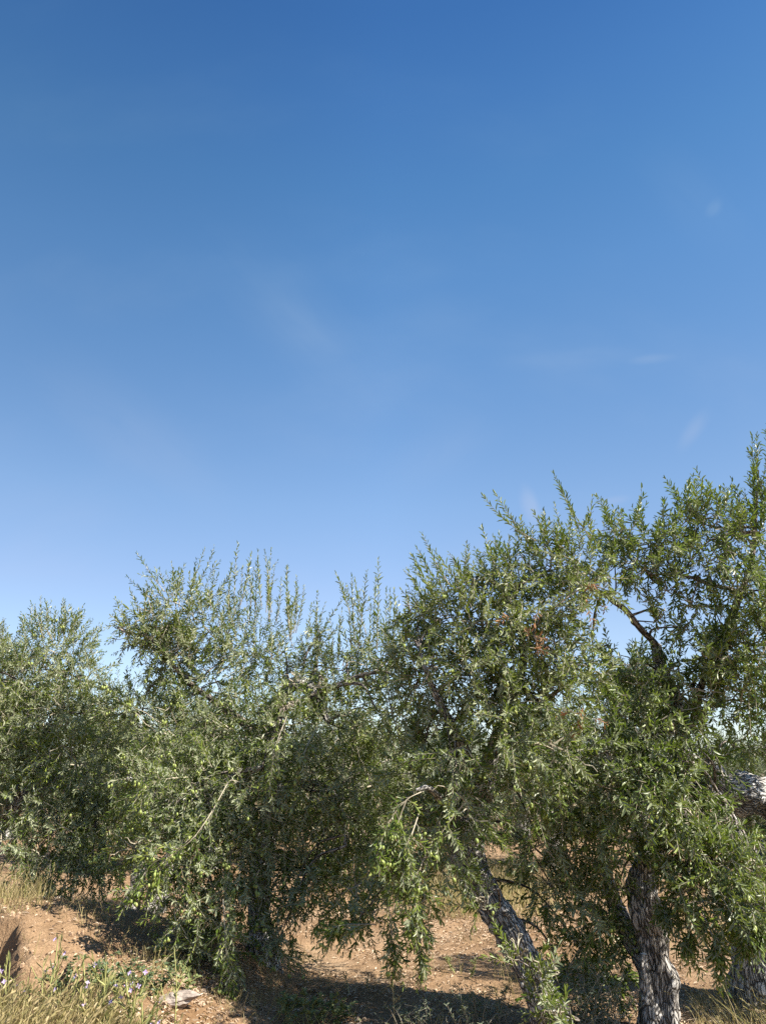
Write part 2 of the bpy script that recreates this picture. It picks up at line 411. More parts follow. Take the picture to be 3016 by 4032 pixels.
def H(x, y):
    x = np.asarray(x, float); y = np.asarray(y, float)
    fade = 1 - sstep(30, 60, np.hypot(x, y))
    z = (.03 * wav(x, y, 1.1, .3) + .014 * wav(x, y, 4.1, 1.2) + .006 * wav(x, y, 11.0, 2.1)) * fade
    # bare earth spur at the left: a ledge that ends in a cut face over a hollow
    yf = np.interp(x, [-6, -4, -2.58, -2.05, -1.75, -1.49, -1.2, -1.0], [9.5, 7.2, 5.65, 5.2, 4.83, 4.46, 4.10, 4.10]) + .35 * (vnoise(x * 2.3 + 7, y * 2.3 + 2) - .5) + .22 * (vnoise(x * 7, y * 7 + 5) - .5) + .12 * (vnoise(x * 17, y * 17 + 5) - .5)
    led = sstep(-.55, -1.5, x) * sstep(yf - .16, yf + .05, y) * (1 - sstep(5.8, 10.0, y))
    z = z + (.40 + .25 * sstep(-1.5, -2.6, x)) * led
    z = z + led * (.07 * (vnoise(x * 3 + 3, y * 3) - .5) + .045 * (vnoise(x * 8, y * 8 + 9) - .5) + .03 * (vnoise(x * 18 + 4, y * 18) - .5)) + .03 * fade * (vnoise(x * 4 + 1, y * 4 + 8) - .5)
    z = z - .12 * sstep(-1.0, -1.8, x) * np.exp(-((y - 3.9) / .5) ** 2)
    # near grassy bank at the lower left, the photographer's side
    e = 2.36 - .08 * (x + 1.2) + .06 * np.sin(x * 7) + .04 * np.sin(x * 17 + 1)
    top = .50 + .44 * sstep(.15, -.95, x) + .015 * wav(x, y, 7, .4)
    bank = sstep(e + .35, e - .12, y) * sstep(2.6, 1.2, x)
    z = z * (1 - bank) + top * bank
    return z

def hit(px, py):
    '''where the line of sight through a photo pixel first meets the ground'''
    ds = np.arange(1.8, 40, .01); w = P(px, py, 1.0) - np.array([0, 0, CAM_Z])
    p = np.array([0, 0, CAM_Z]) + w[None] * ds[:, None]
    k = np.argmax(p[:, 2] <= H(p[:, 0], p[:, 1]))
    return p[k], ds[k]

def axis(lo, hi, step, far):
    c = np.arange(lo, hi + 1e-6, step)
    g = [step]; a = []
    x = hi
    while x < far: g.append(g[-1] * 1.22); x += g[-1]; a.append(x)
    b = [lo - (t - hi) for t in a]
    return np.concatenate([np.array(b[::-1]), c, np.array(a)])
xs = axis(-5.5, 5.5, .045, 900); ys = axis(1.2, 12, .045, 900)
X, Y = np.meshgrid(xs, ys)
V = np.stack([X, Y, H(X, Y)], -1).reshape(-1, 3)
nx, ny = len(xs), len(ys)
i = np.arange(ny - 1)[:, None]; j = np.arange(nx - 1)[None]
Q = np.stack([i * nx + j, i * nx + j + 1, (i + 1) * nx + j + 1, (i + 1) * nx + j], -1).reshape(-1, 4)
mb = MB(); mb.add(V, Q)
g = mb.build('ground', M_GROUND, None, True); tag(g, kind='structure')

# ------------------------------------------------------------------ leaves
def add_leaves(mb, base, ld, nn, ln, wd, v, t, mat=0, curl=.06):
    """each leaf: two quads folded along the midrib, slightly curled"""
    ld = nrm(ld); nn = nrm(nn - ld * np.sum(nn * ld, -1, keepdims=True)); w = np.cross(nn, ld)
    ln = ln[:, None]; wd = wd[:, None]
    c = ln * curl
    b = base
    tip = base + ld * ln - nn * c
    fold = nn * wd * .22
    r1 = base + ld * ln * .33 + w * wd * .46 + fold + nn * c * .3
    r2 = base + ld * ln * .72 + w * wd * .40 + fold
    l1 = base + ld * ln * .33 - w * wd * .46 + fold + nn * c * .3
    l2 = base + ld * ln * .72 - w * wd * .40 + fold
    vv = np.stack([b, r1, r2, tip, l2, l1], 1).reshape(-1, 3)
    k = np.arange(len(base))[:, None] * 6
    q = np.concatenate([k + np.array([[0, 1, 2, 3]]), k + np.array([[0, 3, 4, 5]])], 1).reshape(-1, 4)
    qa = np.repeat(np.stack([v, t], -1), 2, 0)
    mb.add(vv, q, qa=qa, mat=mat)

def add_stems(mb, path, rad0, rad1, mat=1):
    """path (S,K,3): three sided thin stems"""
    S, K, _ = path.shape
    tg = nrm(np.gradient(path, axis=1))
    u = nrm(np.cross(tg, np.array([.31, .87, .38]))); w = np.cross(tg, u)
    r = (rad0[:, None] * (1 - np.linspace(0, 1, K)[None]) + rad1[:, None] * np.linspace(0, 1, K)[None])[..., None]
    ring = [path + (u * math.cos(a) + w * math.sin(a)) * r for a in (0, 2.094, 4.189)]
    vv = np.stack(ring, 2).reshape(-1, 3)
    s = np.arange(S)[:, None, None] * K * 3; k = np.arange(K - 1)[None, :, None] * 3; j = np.arange(3)[None, None]
    a = s + k + j; b = s + k + (j + 1) % 3
    q = np.stack([a, b, b + 3, a + 3], -1).reshape(-1, 4)
    mb.add(vv, q, mat=mat)

ALL_LEAF = []      # leaf centres, used to find which olives are in view

def shoots(mb, base, dr, L_, curv, leaf, gap=.019, tint=0.0, mat=0, stem=True, bare=.08, ang=(32, 58), aspect=.25):
    """leafy shoots: opposite pairs of narrow leaves along a curving stem; returns node points"""
    S = len(base)
    dr = nrm(dr)
    K = np.maximum(4, (L_ / gap).astype(int))
    sid = np.repeat(np.arange(S), K)
    pos = np.arange(len(sid)) - np.repeat(np.concatenate([[0], np.cumsum(K)[:-1]]), K)
    tt = bare + (1 - bare) * (pos + 1) / K[sid]
    def at(t, s):
        return base[s] + dr[s] * (L_[s] * t)[:, None] + .5 * curv[s] * (L_[s] * t * t)[:, None]
    p = at(tt, sid)
    tg = nrm(dr[sid] + curv[sid] * tt[:, None])
    ref = nrm(rng.normal(size=(S, 3)))[sid]
    u = nrm(np.cross(tg, ref)); w = np.cross(tg, u)
    ph = (pos % 2) * (np.pi / 2) + rng.normal(0, .35, len(sid))
    nodes = p
    sv = rng.random(S); tint = np.broadcast_to(np.asarray(tint, float), (S,)) + rng.normal(0, .13, S)
    lt = np.broadcast_to(np.asarray(tint, float), (S,))[sid] if np.ndim(tint) else np.full(len(sid), tint)
    for sgn in (0, np.pi):
        a = ph + sgn
        side = u * np.cos(a)[:, None] + w * np.sin(a)[:, None]
        an = np.radians(rng.uniform(ang[0], ang[1], len(sid)))
        an = np.where(tt > .93, an * .45, an)
        ld = tg * np.cos(an)[:, None] + side * np.sin(an)[:, None] + rng.normal(0, .13, (len(sid), 3))
        ld[:, 2] += rng.uniform(-.22, .12, len(sid))
        nn = tg - .15 * side + np.array([0, 0, .30]) + rng.normal(0, .30, (len(sid), 3))
        ln = leaf * rng.uniform(.55, 1.22, len(sid)) * (.85 + .3 * sv[sid]) * np.where(tt > .85, .72, 1)
        keep = rng.random(len(sid)) < .93
        bp = p + side * .001
        vv = np.clip(.55 * sv[sid] + .45 * rng.random(len(sid)), 0, .984) + .016 * (rng.random(len(sid)) < .012)
        add_leaves(mb, bp[keep], ld[keep], nn[keep], ln[keep], (ln * aspect * rng.uniform(.85, 1.2, len(ln)))[keep], vv[keep],
                   np.clip(lt + rng.normal(0, .12, len(lt)), 0, 1)[keep], mat)
        if mat == 0: ALL_LEAF.append((bp + nrm(ld) * (ln * .5)[:, None])[keep][::2].astype(np.float32))
    if stem:
        t = np.linspace(0, 1, 5)
        path = base[:, None] + dr[:, None] * (L_[:, None] * t)[..., None] + .5 * curv[:, None] * (L_[:, None] * t * t)[..., None]
        add_stems(mb, path, np.full(S, .0026) * np.clip(L_ / .3, .7, 1.8), np.full(S, .0010), 1)
    return nodes, tt, sid

def lobe_shoots(c, rad, n, up=.5, spread=.45, Lr=(.12, .30), shell=.55):
    """shoot bases and directions for one clump of foliage"""
    o = nrm(rng.normal(size=(n, 3)))
    rr = (shell + (1 - shell) * rng.random(n)) * rng.choice([1, .75], n, p=[.75, .25])
    base = c + o * rr[:, None] * rad
    # vary the outline with a lumpy field
    lump = np.sin(base[:, 0] * 5.1 + base[:, 2] * 3.7 + c[0]) * .5 + np.sin(base[:, 2] * 6.3 - base[:, 1] * 4.4 + c[2] * 2) * .5
    base = base + o * (lump * .10 * np.mean(rad))[:, None]
    Ls = rng.uniform(Lr[0], Lr[1], n)
    upw = sstep(-.25, .55, o[:, 2])
    dr = o * .75 + rng.normal(0, spread, (n, 3))
    dr[:, 2] += up * 1.25 * upw - (1 - upw) * (.38 - .6 * min(up, .4))
    curv = np.zeros((n, 3)); curv[:, 2] = np.where(upw > .5, .1 + .2 * up - rng.random(n) * .5 * (1 - up), -.35 * rng.random(n) - .05)
    return base - nrm(dr) * (Ls * .35)[:, None], dr, Ls, curv

OLIVE_ALL = []
def ellipsoid_mesh(name, r, h, mat, seg=10, rings=7):
    mb = MB(); th = np.linspace(0, 2 * np.pi, seg, endpoint=False); ph = np.linspace(0.02, np.pi - .02, rings)
    v = np.stack([np.outer(np.sin(ph), np.cos(th)) * r, np.outer(np.sin(ph), np.sin(th)) * r,
                  np.outer(np.cos(ph) + .10 * np.cos(ph) ** 3, np.ones(seg)) * h], -1)
    i = np.arange(rings - 1)[:, None]; j = np.arange(seg)[None]; j2 = (j + 1) % seg
    q = np.stack([i * seg + j, (i + 1) * seg + j, (i + 1) * seg + j2, i * seg + j2], -1).reshape(-1, 4)
    jj = np.arange(seg)
    vv = np.vstack([v.reshape(-1, 3), [0, 0, h * 1.11], [0, 0, -h * 1.16]])
    n0 = rings * seg
    tr = np.concatenate([np.stack([np.full(seg, n0), jj, (jj + 1) % seg], -1), np.stack([np.full(seg, n0 + 1), (rings - 1) * seg + (jj + 1) % seg, (rings - 1) * seg + jj], -1)])
    return vv, q, tr
OV, OQ, OT = ellipsoid_mesh('olive', .0094, .0128, None)
_m = MB(); _m.add(OV, OQ, OT); OLIVE_ME = _m.mesh('olive', [M_OLIVE], True)

# ------------------------------------------------------------------ trees
def make_tree(root, trunks, limbs, lobes, whips, leaf=.048, asp=.25, dens=1.0, olives=0, tint=0.0, mats=None, dead=None, oliv_zone=None, gap=.019, strands=()):
    """trunks/limbs: lists of (points (px,py,d), radii); lobes: (px,py,d,rx,ry,rd,up,density,tint); whips: (tip px,py, base px,py, d)"""
    mats = mats or [M_LEAF, M_TWIG, M_DEAD]
    leaf0 = len(ALL_LEAF)
    mb = MB(); tree_nodes = []
    for k, (pts, rad, *kw) in enumerate(trunks):
        kw = kw[0] if kw else {}
        w = np.array([P(*p) for p in pts])
        if kw.get('root', True):
            w[0][2] = H(w[0][0], w[0][1]) - .12
        c = tube(mb, w, rad, n=kw.get('n', 90), seg=kw.get('seg', 40), rough=kw.get('rough', .28), seed=3.1 * k + w[0][0], flute=kw.get('flute', .2), cap=True, marks=[(P(a, b, e), rx, rz, dp) for (a, b, e, rx, rz, dp) in kw.get('marks', ())])
        tree_nodes.append(c)
    mb.build('trunk', M_BARK, root, True)
    for k, (pts, rad) in enumerate(limbs):
        m2 = MB(); w = np.array([P(*p) for p in pts])
        c = tube(m2, w, rad, n=40, seg=14, rough=.14, seed=1.7 * k, flute=.06, cap=True)
        m2.build('branch', M_BRANCH if max(rad) < .05 else M_BARK, root, True); tree_nodes.append(c)
    skel = np.concatenate(tree_nodes)
    cr = MB(); nodes_all = []
    for (px, py, d, rx, ry, rd, up, de, tn) in lobes:
        c = P(px, py, d); rad = np.array([rx * mpp(d), rd, ry * mpp(d)])
        area = 4 * np.pi * ((rad[0] * rad[1]) ** 1.6 / 3 + (rad[0] * rad[2]) ** 1.6 / 3 + (rad[1] * rad[2]) ** 1.6 / 3) ** (1 / 1.6)
        n = int(area * 62 * de * dens * rng.uniform(.78, 1.36)) + 3; tn = tn + rng.normal(.02, .15)
        b, dr, Ls, cv = lobe_shoots(c, rad, n, up)
        gz = H(b[:, 0], b[:, 1]) + .05
        b[:, 2] = np.maximum(b[:, 2], gz)
        nd, tt, sid = shoots(cr, b, dr, Ls, cv, leaf, gap=gap, tint=tint + tn, aspect=asp)
        nodes_all.append(nd[tt > .35])
        # one feeder branch from the skeleton to the clump, finer twigs inside it
        dist = np.linalg.norm(skel - c, axis=1) + .6 * np.maximum(0, skel[:, 2] - c[2])
        s = skel[np.argmin(dist)]
        mid = (s + c) / 2 + rng.normal(0, .07, 3) + np.array([0, 0, .10 * np.linalg.norm(s - c)])
        if up < .15:                     # hanging clumps are fed from above
            hi = skel[skel[:, 2] > c[2] + .45]
            if len(hi):
                s = hi[np.argmin(np.linalg.norm(hi - c, axis=1))]
                mid = s * .45 + c * .55; mid[2] = s[2] * .8 + c[2] * .2
        m2 = MB(); ln = np.linalg.norm(s - c)
        tube(m2, np.array([s, mid, c]), [.010 + .006 * min(ln, 1.5), .007, .004], n=14, seg=7, rough=.08)
        m2.build('branch', M_BRANCH, root, True)
        nt_ = max(5, int(n * .055))
        o = nrm(rng.normal(size=(nt_, 3))); e = c + o * rad * rng.uniform(.75, 1.08, (nt_, 1)); e[:, 2] = np.maximum(e[:, 2], H(e[:, 0], e[:, 1]) + .1)
        a0 = c + rng.normal(0, .18, (nt_, 3)) * rad
        md = (a0 + e) / 2 + rng.normal(0, .06, (nt_, 3)) + np.array([0, 0, .06])
        t = np.linspace(0, 1, 7)[None, :, None]
        path = (1 - t) ** 2 * a0[:, None] + 2 * t * (1 - t) * md[:, None] + t ** 2 * e[:, None]
        path[:, 1:-1] += rng.normal(0, .008, path[:, 1:-1].shape)
        add_stems(cr, path, np.full(nt_, .0060), np.full(nt_, .0024), 1)
    # long upright shoots standing out of the crown
    if whips:
        wp = np.array(whips, float)
        w2 = wp.copy(); w2[:, 0] += rng.normal(0, 26, len(wp)); w2[:, 1] += rng.uniform(25, 120, len(wp)); w2[:, 2] += rng.normal(0, 16, len(wp)); w2[:, 3] += rng.uniform(20, 60, len(wp))
        wp = np.vstack([wp, w2[rng.random(len(w2)) < .45]])
        tip = P(wp[:, 0], wp[:, 1], wp[:, 4]); bs = P(wp[:, 2], wp[:, 3], wp[:, 4])
        off = rng.normal(0, .14, len(wp)); tip[:, 1] += off; bs[:, 1] += off
        ve = tip - bs; Lw = np.linalg.norm(ve, axis=1)
        cv = np.zeros_like(ve); cv[:, 0] = -.25 * np.sign(ve[:, 0]) * np.abs(ve[:, 0]) / Lw; cv[:, 2] = .12; cv += rng.normal(0, .16, cv.shape)
        dr0 = ve / Lw[:, None] - .5 * cv
        nl = np.linalg.norm(dr0, axis=1)
        nd, tt, sid = shoots(cr, bs, dr0, Lw * nl * rng.uniform(.97, 1.06, len(wp)), cv / nl[:, None], leaf * 1.04, gap=.0235, tint=.05, ang=(22, 46), bare=.10)
        # side shoots on the long ones
        sel = np.where((rng.random(len(nd)) < .075) & (tt < .75))[0]
        if len(sel):
            sdv = nrm(ve[sid[sel]]) * 1.1 + rng.normal(0, .45, (len(sel), 3))
            shoots(cr, nd[sel], sdv, rng.uniform(.06, .17, len(sel)), np.tile([0, 0, .3], (len(sel), 1)), leaf * .9, gap=.022, ang=(22, 46))
    # hanging strands: (points px,py,d ...)
    for pts in strands:
        w = catmull(np.array([P(*p) for p in pts]), 26)
        add_stems(cr, w[None], np.array([.0042]), np.array([.0016]), 1)
        k = np.concatenate([np.arange(4, 26), np.arange(14, 26, 2)])
        tgw = nrm(np.gradient(w, axis=0))[k]
        bb = w[k]; dd = tgw * .7 + rng.normal(0, .55, (len(k), 3)); dd[:, 2] -= .25
        nd, tt, sid = shoots(cr, bb, dd, rng.uniform(.06, .15, len(k)), np.tile([0, 0, -.5], (len(k), 1)), leaf, gap=.018, tint=tint + .1)
        nodes_all.append(nd)
    for (px, py, d, r_, n) in (dead or ()):
        c = P(px, py, d); b = c + rng.normal(0, .5, (n, 3)) * r_ * mpp(d)
        dd = rng.normal(size=(n, 3)); dd[:, 2] -= .8
        shoots(cr, b, dd, np.full(n, .11), np.tile([0, 0, -.5], (n, 1)), leaf * .9, gap=.02, mat=2)
    cr.build('crown', mats, root, False)
    if olives:
        nd = np.concatenate(nodes_all)
        if oliv_zone is not None:
            x, y, f = proj(nd); k = oliv_zone(x, y, f)
            lx, ly, lf_ = proj(np.concatenate(ALL_LEAF[leaf0:])); cw = 22.0; nw = 200      # fruit hangs mostly on the outer, sunny side
            gi = lambda a, b: np.clip((b / cw).astype(int), 0, 199) * nw + np.clip((a / cw).astype(int) + 20, 0, nw - 1)
            front = np.full(nw * 200, 1e9); np.minimum.at(front, gi(lx, ly), lf_)
            k = k * np.where(f < front[gi(x, y)] + .10, 1.0, .04)
            w = k / k.sum()
        else: w = None
        ix = rng.choice(len(nd), olives, p=w, replace=False)
        pos = []
        for q in nd[ix]:
            for c in range(rng.choice([1, 2, 3, 4], p=[.38, .32, .2, .1])):
                pos.append(q + np.array([rng.normal(0, .013), rng.normal(0, .013), -.022 - .02 * rng.random()]))
        OLIVE_ALL.append((root, np.array(pos)))

def place_olives():
    """olives in view are objects of their own, the hidden rest of a tree is one part"""
    lf = np.concatenate(ALL_LEAF); x, y, f = proj(lf)
    cell = 11.0; W_, H_ = int(3016 / cell) + 1, int(4032 / cell) + 1
    buf = np.full(W_ * H_, 1e9)
    ok = (x >= 0) & (x < 3016) & (y >= 0) & (y < 4032)
    idx = (y[ok] / cell).astype(int) * W_ + (x[ok] / cell).astype(int)
    np.minimum.at(buf, idx, f[ok])
    for root, pos in OLIVE_ALL:
        x, y, f = proj(pos)
        inn = (x >= 4) & (x < 3012) & (y >= 0) & (y < 4028)
        idx = np.clip((y / cell).astype(int), 0, H_ - 1) * W_ + np.clip((x / cell).astype(int), 0, W_ - 1)
        score = np.where(inn, (buf[idx] - f), -9) 
        order = np.argsort(-np.minimum(score, .05) + f * .001)
        vis = [k for k in order[:100] if score[k] > -.25]
        rest = sorted(set(range(len(pos))) - set(vis))
        for k in vis:
            o = bpy.data.objects.new('olive', OLIVE_ME); COL.objects.link(o); o.parent = root
            o.location = Vector(pos[k]) - Vector(root.location)
            o.rotation_euler = (rng.normal(0, .35), rng.normal(0, .35), rng.uniform(0, 6))
            s = rng.uniform(.7, 1.15); o.scale = (s, s, s * rng.uniform(.9, 1.1))
        if rest:
            mb = MB(); n = len(rest); pr = pos[rest]; s = rng.uniform(.85, 1.15, (n, 1, 1))
            v = OV[None] * s + pr[:, None]
            k = np.arange(n)[:, None, None] * len(OV)
            mb.add(v.reshape(-1, 3), (OQ[None] + k).reshape(-1, 4), (OT[None] + k).reshape(-1, 3))
            o = mb.build('olive', M_OLIVE, root, True); o['kind'] = 'stuff'

def base_at(px, py, d):
    p = P(px, py, d); return Vector((p[0], p[1], float(H(p[0], p[1]))))

# --- the tree with upright shoots, left of centre
d = 6.85
t = empty('olive_tree', base_at(1045, 3815, d), 'olive tree left of centre with many thin upright shoots on top', 'tree', 'olive trees of the orchard')
make_tree(t,
    [([(1045, 3815, d), (1035, 3680, d), (1020, 3560, d + .05), (1040, 3350, d + .1), (1075, 3100, d + .1), (1060, 2930, d), (1085, 2800, d - .1), (1135, 2712, d - .2), (1190, 2690, d - .3), (1240, 2735, d - .35), (1290, 2840, d - .3)],
      [.15, .09, .08, .08, .078, .072, .06, .050, .045, .038, .025])],
    [([(1240, 2750, d - .35), (1180, 2765, d - .5), (1120, 2790, d - .6), (1085, 2880, d - .75), (1030, 3020, d - .9)], [.03, .027, .022, .014, .008]),
     ([(1190, 2762, d - .4), (1270, 2728, d - .5), (1350, 2690, d - .6), (1440, 2655, d - .7), (1530, 2650, d - .8), (1600, 2720, d - .9)], [.03, .026, .021, .016, .012, .006]),
     ([(1290, 2715, d - .55), (1360, 2694, d - .75), (1430, 2700, d - .9), (1480, 2790, d - 1.0)], [.018, .014, .010, .006]),
     ([(1060, 2930, d), (900, 2800, d - .2), (760, 2700, d - .2), (700, 2640, d - .3), (600, 2520, d - .4), (470, 2480, d - .4)], [.045, .032, .024, .018, .012, .005]),
     ([(760, 2700, d - .2), (730, 2665, d - .3), (790, 2680, d - .3)], [.025, .02, .012]),
     ([(1040, 3350, d), (880, 3200, d - .3), (700, 3150, d - .6), (690, 3250, d - .7)], [.05, .035, .02, .01]),
     ([(1040, 3200, d), (1200, 3080, d - .3), (1330, 3150, d - .6), (1360, 3330, d - .7)], [.05, .03, .02, .01])],
    [ # px, py, d, rx, ry, rd, up, density, tint
     (500, 2480, d - .3, 70, 50, .16, .3, .8, .15), (590, 2440, d - .3, 110, 90, .25, .6, .9, .1), (560, 2540, d - .3, 80, 50, .2, .3, .5, .0),
     (690, 2400, d - .2, 130, 110, .35, .9, .9, .05), (680, 2600, d - .1, 110, 150, .35, .3, 1.2, 0), (700, 2580, d - .3, 100, 130, .3, .4, 1.2, 0), (620, 2500, d - .3, 90, 80, .25, .5, .8, .05), (830, 2480, d - .1, 150, 120, .4, .9, .65, .05),
     (960, 2560, d, 150, 140, .45, .9, .7, 0), (1090, 2590, d, 130, 120, .4, .9, .6, 0), (860, 2680, d - .1, 190, 160, .5, .5, .8, 0),
     (1190, 2640, d, 110, 90, .3, .8, .45, 0), (1330, 2640, d - .2, 130, 80, .3, .8, .85, .05), (1480, 2610, d - .4, 120, 90, .3, .8, .9, .05), (1250, 2640, d - .1, 90, 70, .25, .8, .7, .05), (1420, 2560, d - .3, 80, 60, .2, .9, .5, .08), (1560, 2560, d - .3, 80, 80, .2, .9, .7, .1), (1250, 2520, d - .2, 30, 70, .1, .3, .9, .1), (1150, 2690, d - .5, 60, 40, .12, .5, .7, .05), (1250, 2700, d - .6, 50, 40, .12, .4, .6, .05), (1060, 2790, d - .55, 70, 50, .15, .3, .8, .05), (1130, 2780, d - .75, 60, 50, .15, .2, .7, .1),
     (560, 2800, d, 130, 130, .4, .3, .9, .05), (720, 2880, d - .3, 190, 170, .5, .3, 1, .05), (930, 2900, d - .4, 190, 170, .5, .3, .95, .1),
     (1130, 2900, d - .6, 170, 150, .4, .3, .9, .15), (1310, 2850, d - .5, 170, 150, .45, .3, .9, .1), (1470, 2820, d - .5, 150, 150, .4, .3, .9, .05),
     (620, 3080, d - .5, 170, 150, .4, .2, .9, .05), (810, 3120, d - .7, 190, 170, .5, .2, .95, .12), (1020, 3120, d - .8, 190, 160, .45, .2, .95, .15),
     (1220, 3070, d - .7, 180, 170, .45, .2, .95, .15), (1400, 3060, d - .6, 170, 170, .45, .2, .9, .1), (1540, 2990, d - .3, 130, 150, .4, .2, .9, 0),
     (560, 3330, d - .8, 130, 100, .3, .1, .75, .1), (720, 3350, d - .9, 150, 140, .35, .1, .9, .1), (880, 3370, d - .8, 160, 150, .4, .1, .9, .08), (1060, 3340, d - .6, 150, 140, .4, .1, .85, .08),
     (1200, 3320, d - .4, 140, 150, .4, .1, .85, .05), (1370, 3300, d - .2, 150, 150, .4, .1, 1.1, 0), (1330, 3460, d, 130, 110, .35, .1, .9, -.05), (1460, 3420, d + .2, 130, 130, .35, .1, .9, -.05), (1260, 3560, d - .2, 80, 70, .2, .1, .5, 0), (1500, 3250, d, 130, 170, .4, .1, .9, 0),
     (730, 3560, d - 1.0, 120, 110, .3, .0, .95, .08), (850, 3600, d - 1.0, 120, 110, .3, .0, .95, .08), (740, 3730, d - 1.0, 100, 90, .26, .0, .9, .08), (880, 3740, d - 1.0, 90, 80, .25, .0, .8, .08),
     (1130, 3560, d - .7, 80, 110, .22, .0, .8, .15), (1100, 3700, d - .75, 60, 80, .18, .0, .75, .12), (1210, 3480, d - .6, 90, 90, .25, .0, .7, .05), (1000, 3500, d - .7, 90, 90, .25, .0, .8, .05),
     (950, 3120, d + .7, 300, 280, .5, .1, .55, 0), (1200, 2950, d + .6, 280, 220, .5, .1, .5, 0), (1300, 3300, d + .6, 220, 180, .4, .1, .6, 0),
    ],
    [(550, 2190, 650, 2330, d - .3), (610, 2225, 660, 2360, d - .3), (675, 2222, 690, 2350, d - .2), (830, 2140, 765, 2290, d - .2), (770, 2200, 760, 2320, d - .2),
     (835, 2205, 800, 2300, d - .2), (730, 2250, 740, 2380, d), (935, 2145, 925, 2420, d - .1), (925, 2240, 915, 2420, d), (990, 2190, 985, 2420, d), (1000, 2210, 960, 2400, d - .2), (1055, 2152, 1045, 2430, d), (1035, 2160, 1040, 2400, d - .1),
     (1010, 2160, 1025, 2380, d + .1), (1088, 2260, 1070, 2450, d), (1110, 2275, 1090, 2450, d + .1), (1135, 2258, 1145, 2480, d - .1), (1160, 2255, 1150, 2480, d), (1175, 2315, 1165, 2490, d), (1200, 2325, 1170, 2500, d), (1215, 2360, 1200, 2520, d + .1),
     (1250, 2345, 1245, 2600, d - .1), (1280, 2390, 1240, 2600, d), (1365, 2330, 1190, 2600, d - .2), (1330, 2280, 1380, 2430, d - .2), (1382, 2250, 1400, 2560, d - .2), (1395, 2255, 1440, 2480, d - .2), (1445, 2285, 1415, 2570, d - .3), (1490, 2255, 1485, 2580, d - .3),
     (1520, 2330, 1505, 2600, d - .3), (1535, 2330, 1520, 2580, d - .3), (1550, 2330, 1545, 2600, d - .4), (1608, 2320, 1575, 2560, d - .4), (1480, 2290, 1470, 2560, d - .2), (1300, 2420, 1310, 2620, d - .1),
     (1460, 2390, 1450, 2600, d - .3), (1345, 2400, 1330, 2600, d - .2), (1420, 2350, 1410, 2580, d - .2), (895, 2300, 890, 2450, d), (860, 2290, 850, 2420, d), (780, 2280, 790, 2420, d), (700, 2290, 690, 2400, d - .1), (960, 2280, 970, 2450, d)],
    olives=520, oliv_zone=lambda x, y, f: np.where((y > 2650) & (f < d - .2 + .35 * (y - 2016) / 2912), 1.0, .06),
    strands=[((900, 3080, d - 1.1), (820, 3220, d - 1.3), (740, 3320, d - 1.4), (620, 3390, d - 1.4), (560, 3440, d - 1.4)), ((740, 3060, d - .9), (640, 3070, d - 1.1), (560, 3110, d - 1.2)),
             ((1130, 2820, d - 1.0), (1080, 2960, d - 1.2), (1060, 3100, d - 1.2)), ((1250, 2860, d - .9), (1200, 2960, d - 1.1), (1170, 3080, d - 1.1)), ((760, 3290, d - 1.2), (650, 3390, d - 1.4), (590, 3470, d - 1.4), (500, 3520, d - 1.4)),
             ((880, 3540, d - 1.2), (890, 3720, d - 1.3), (910, 3880, d - 1.3))])

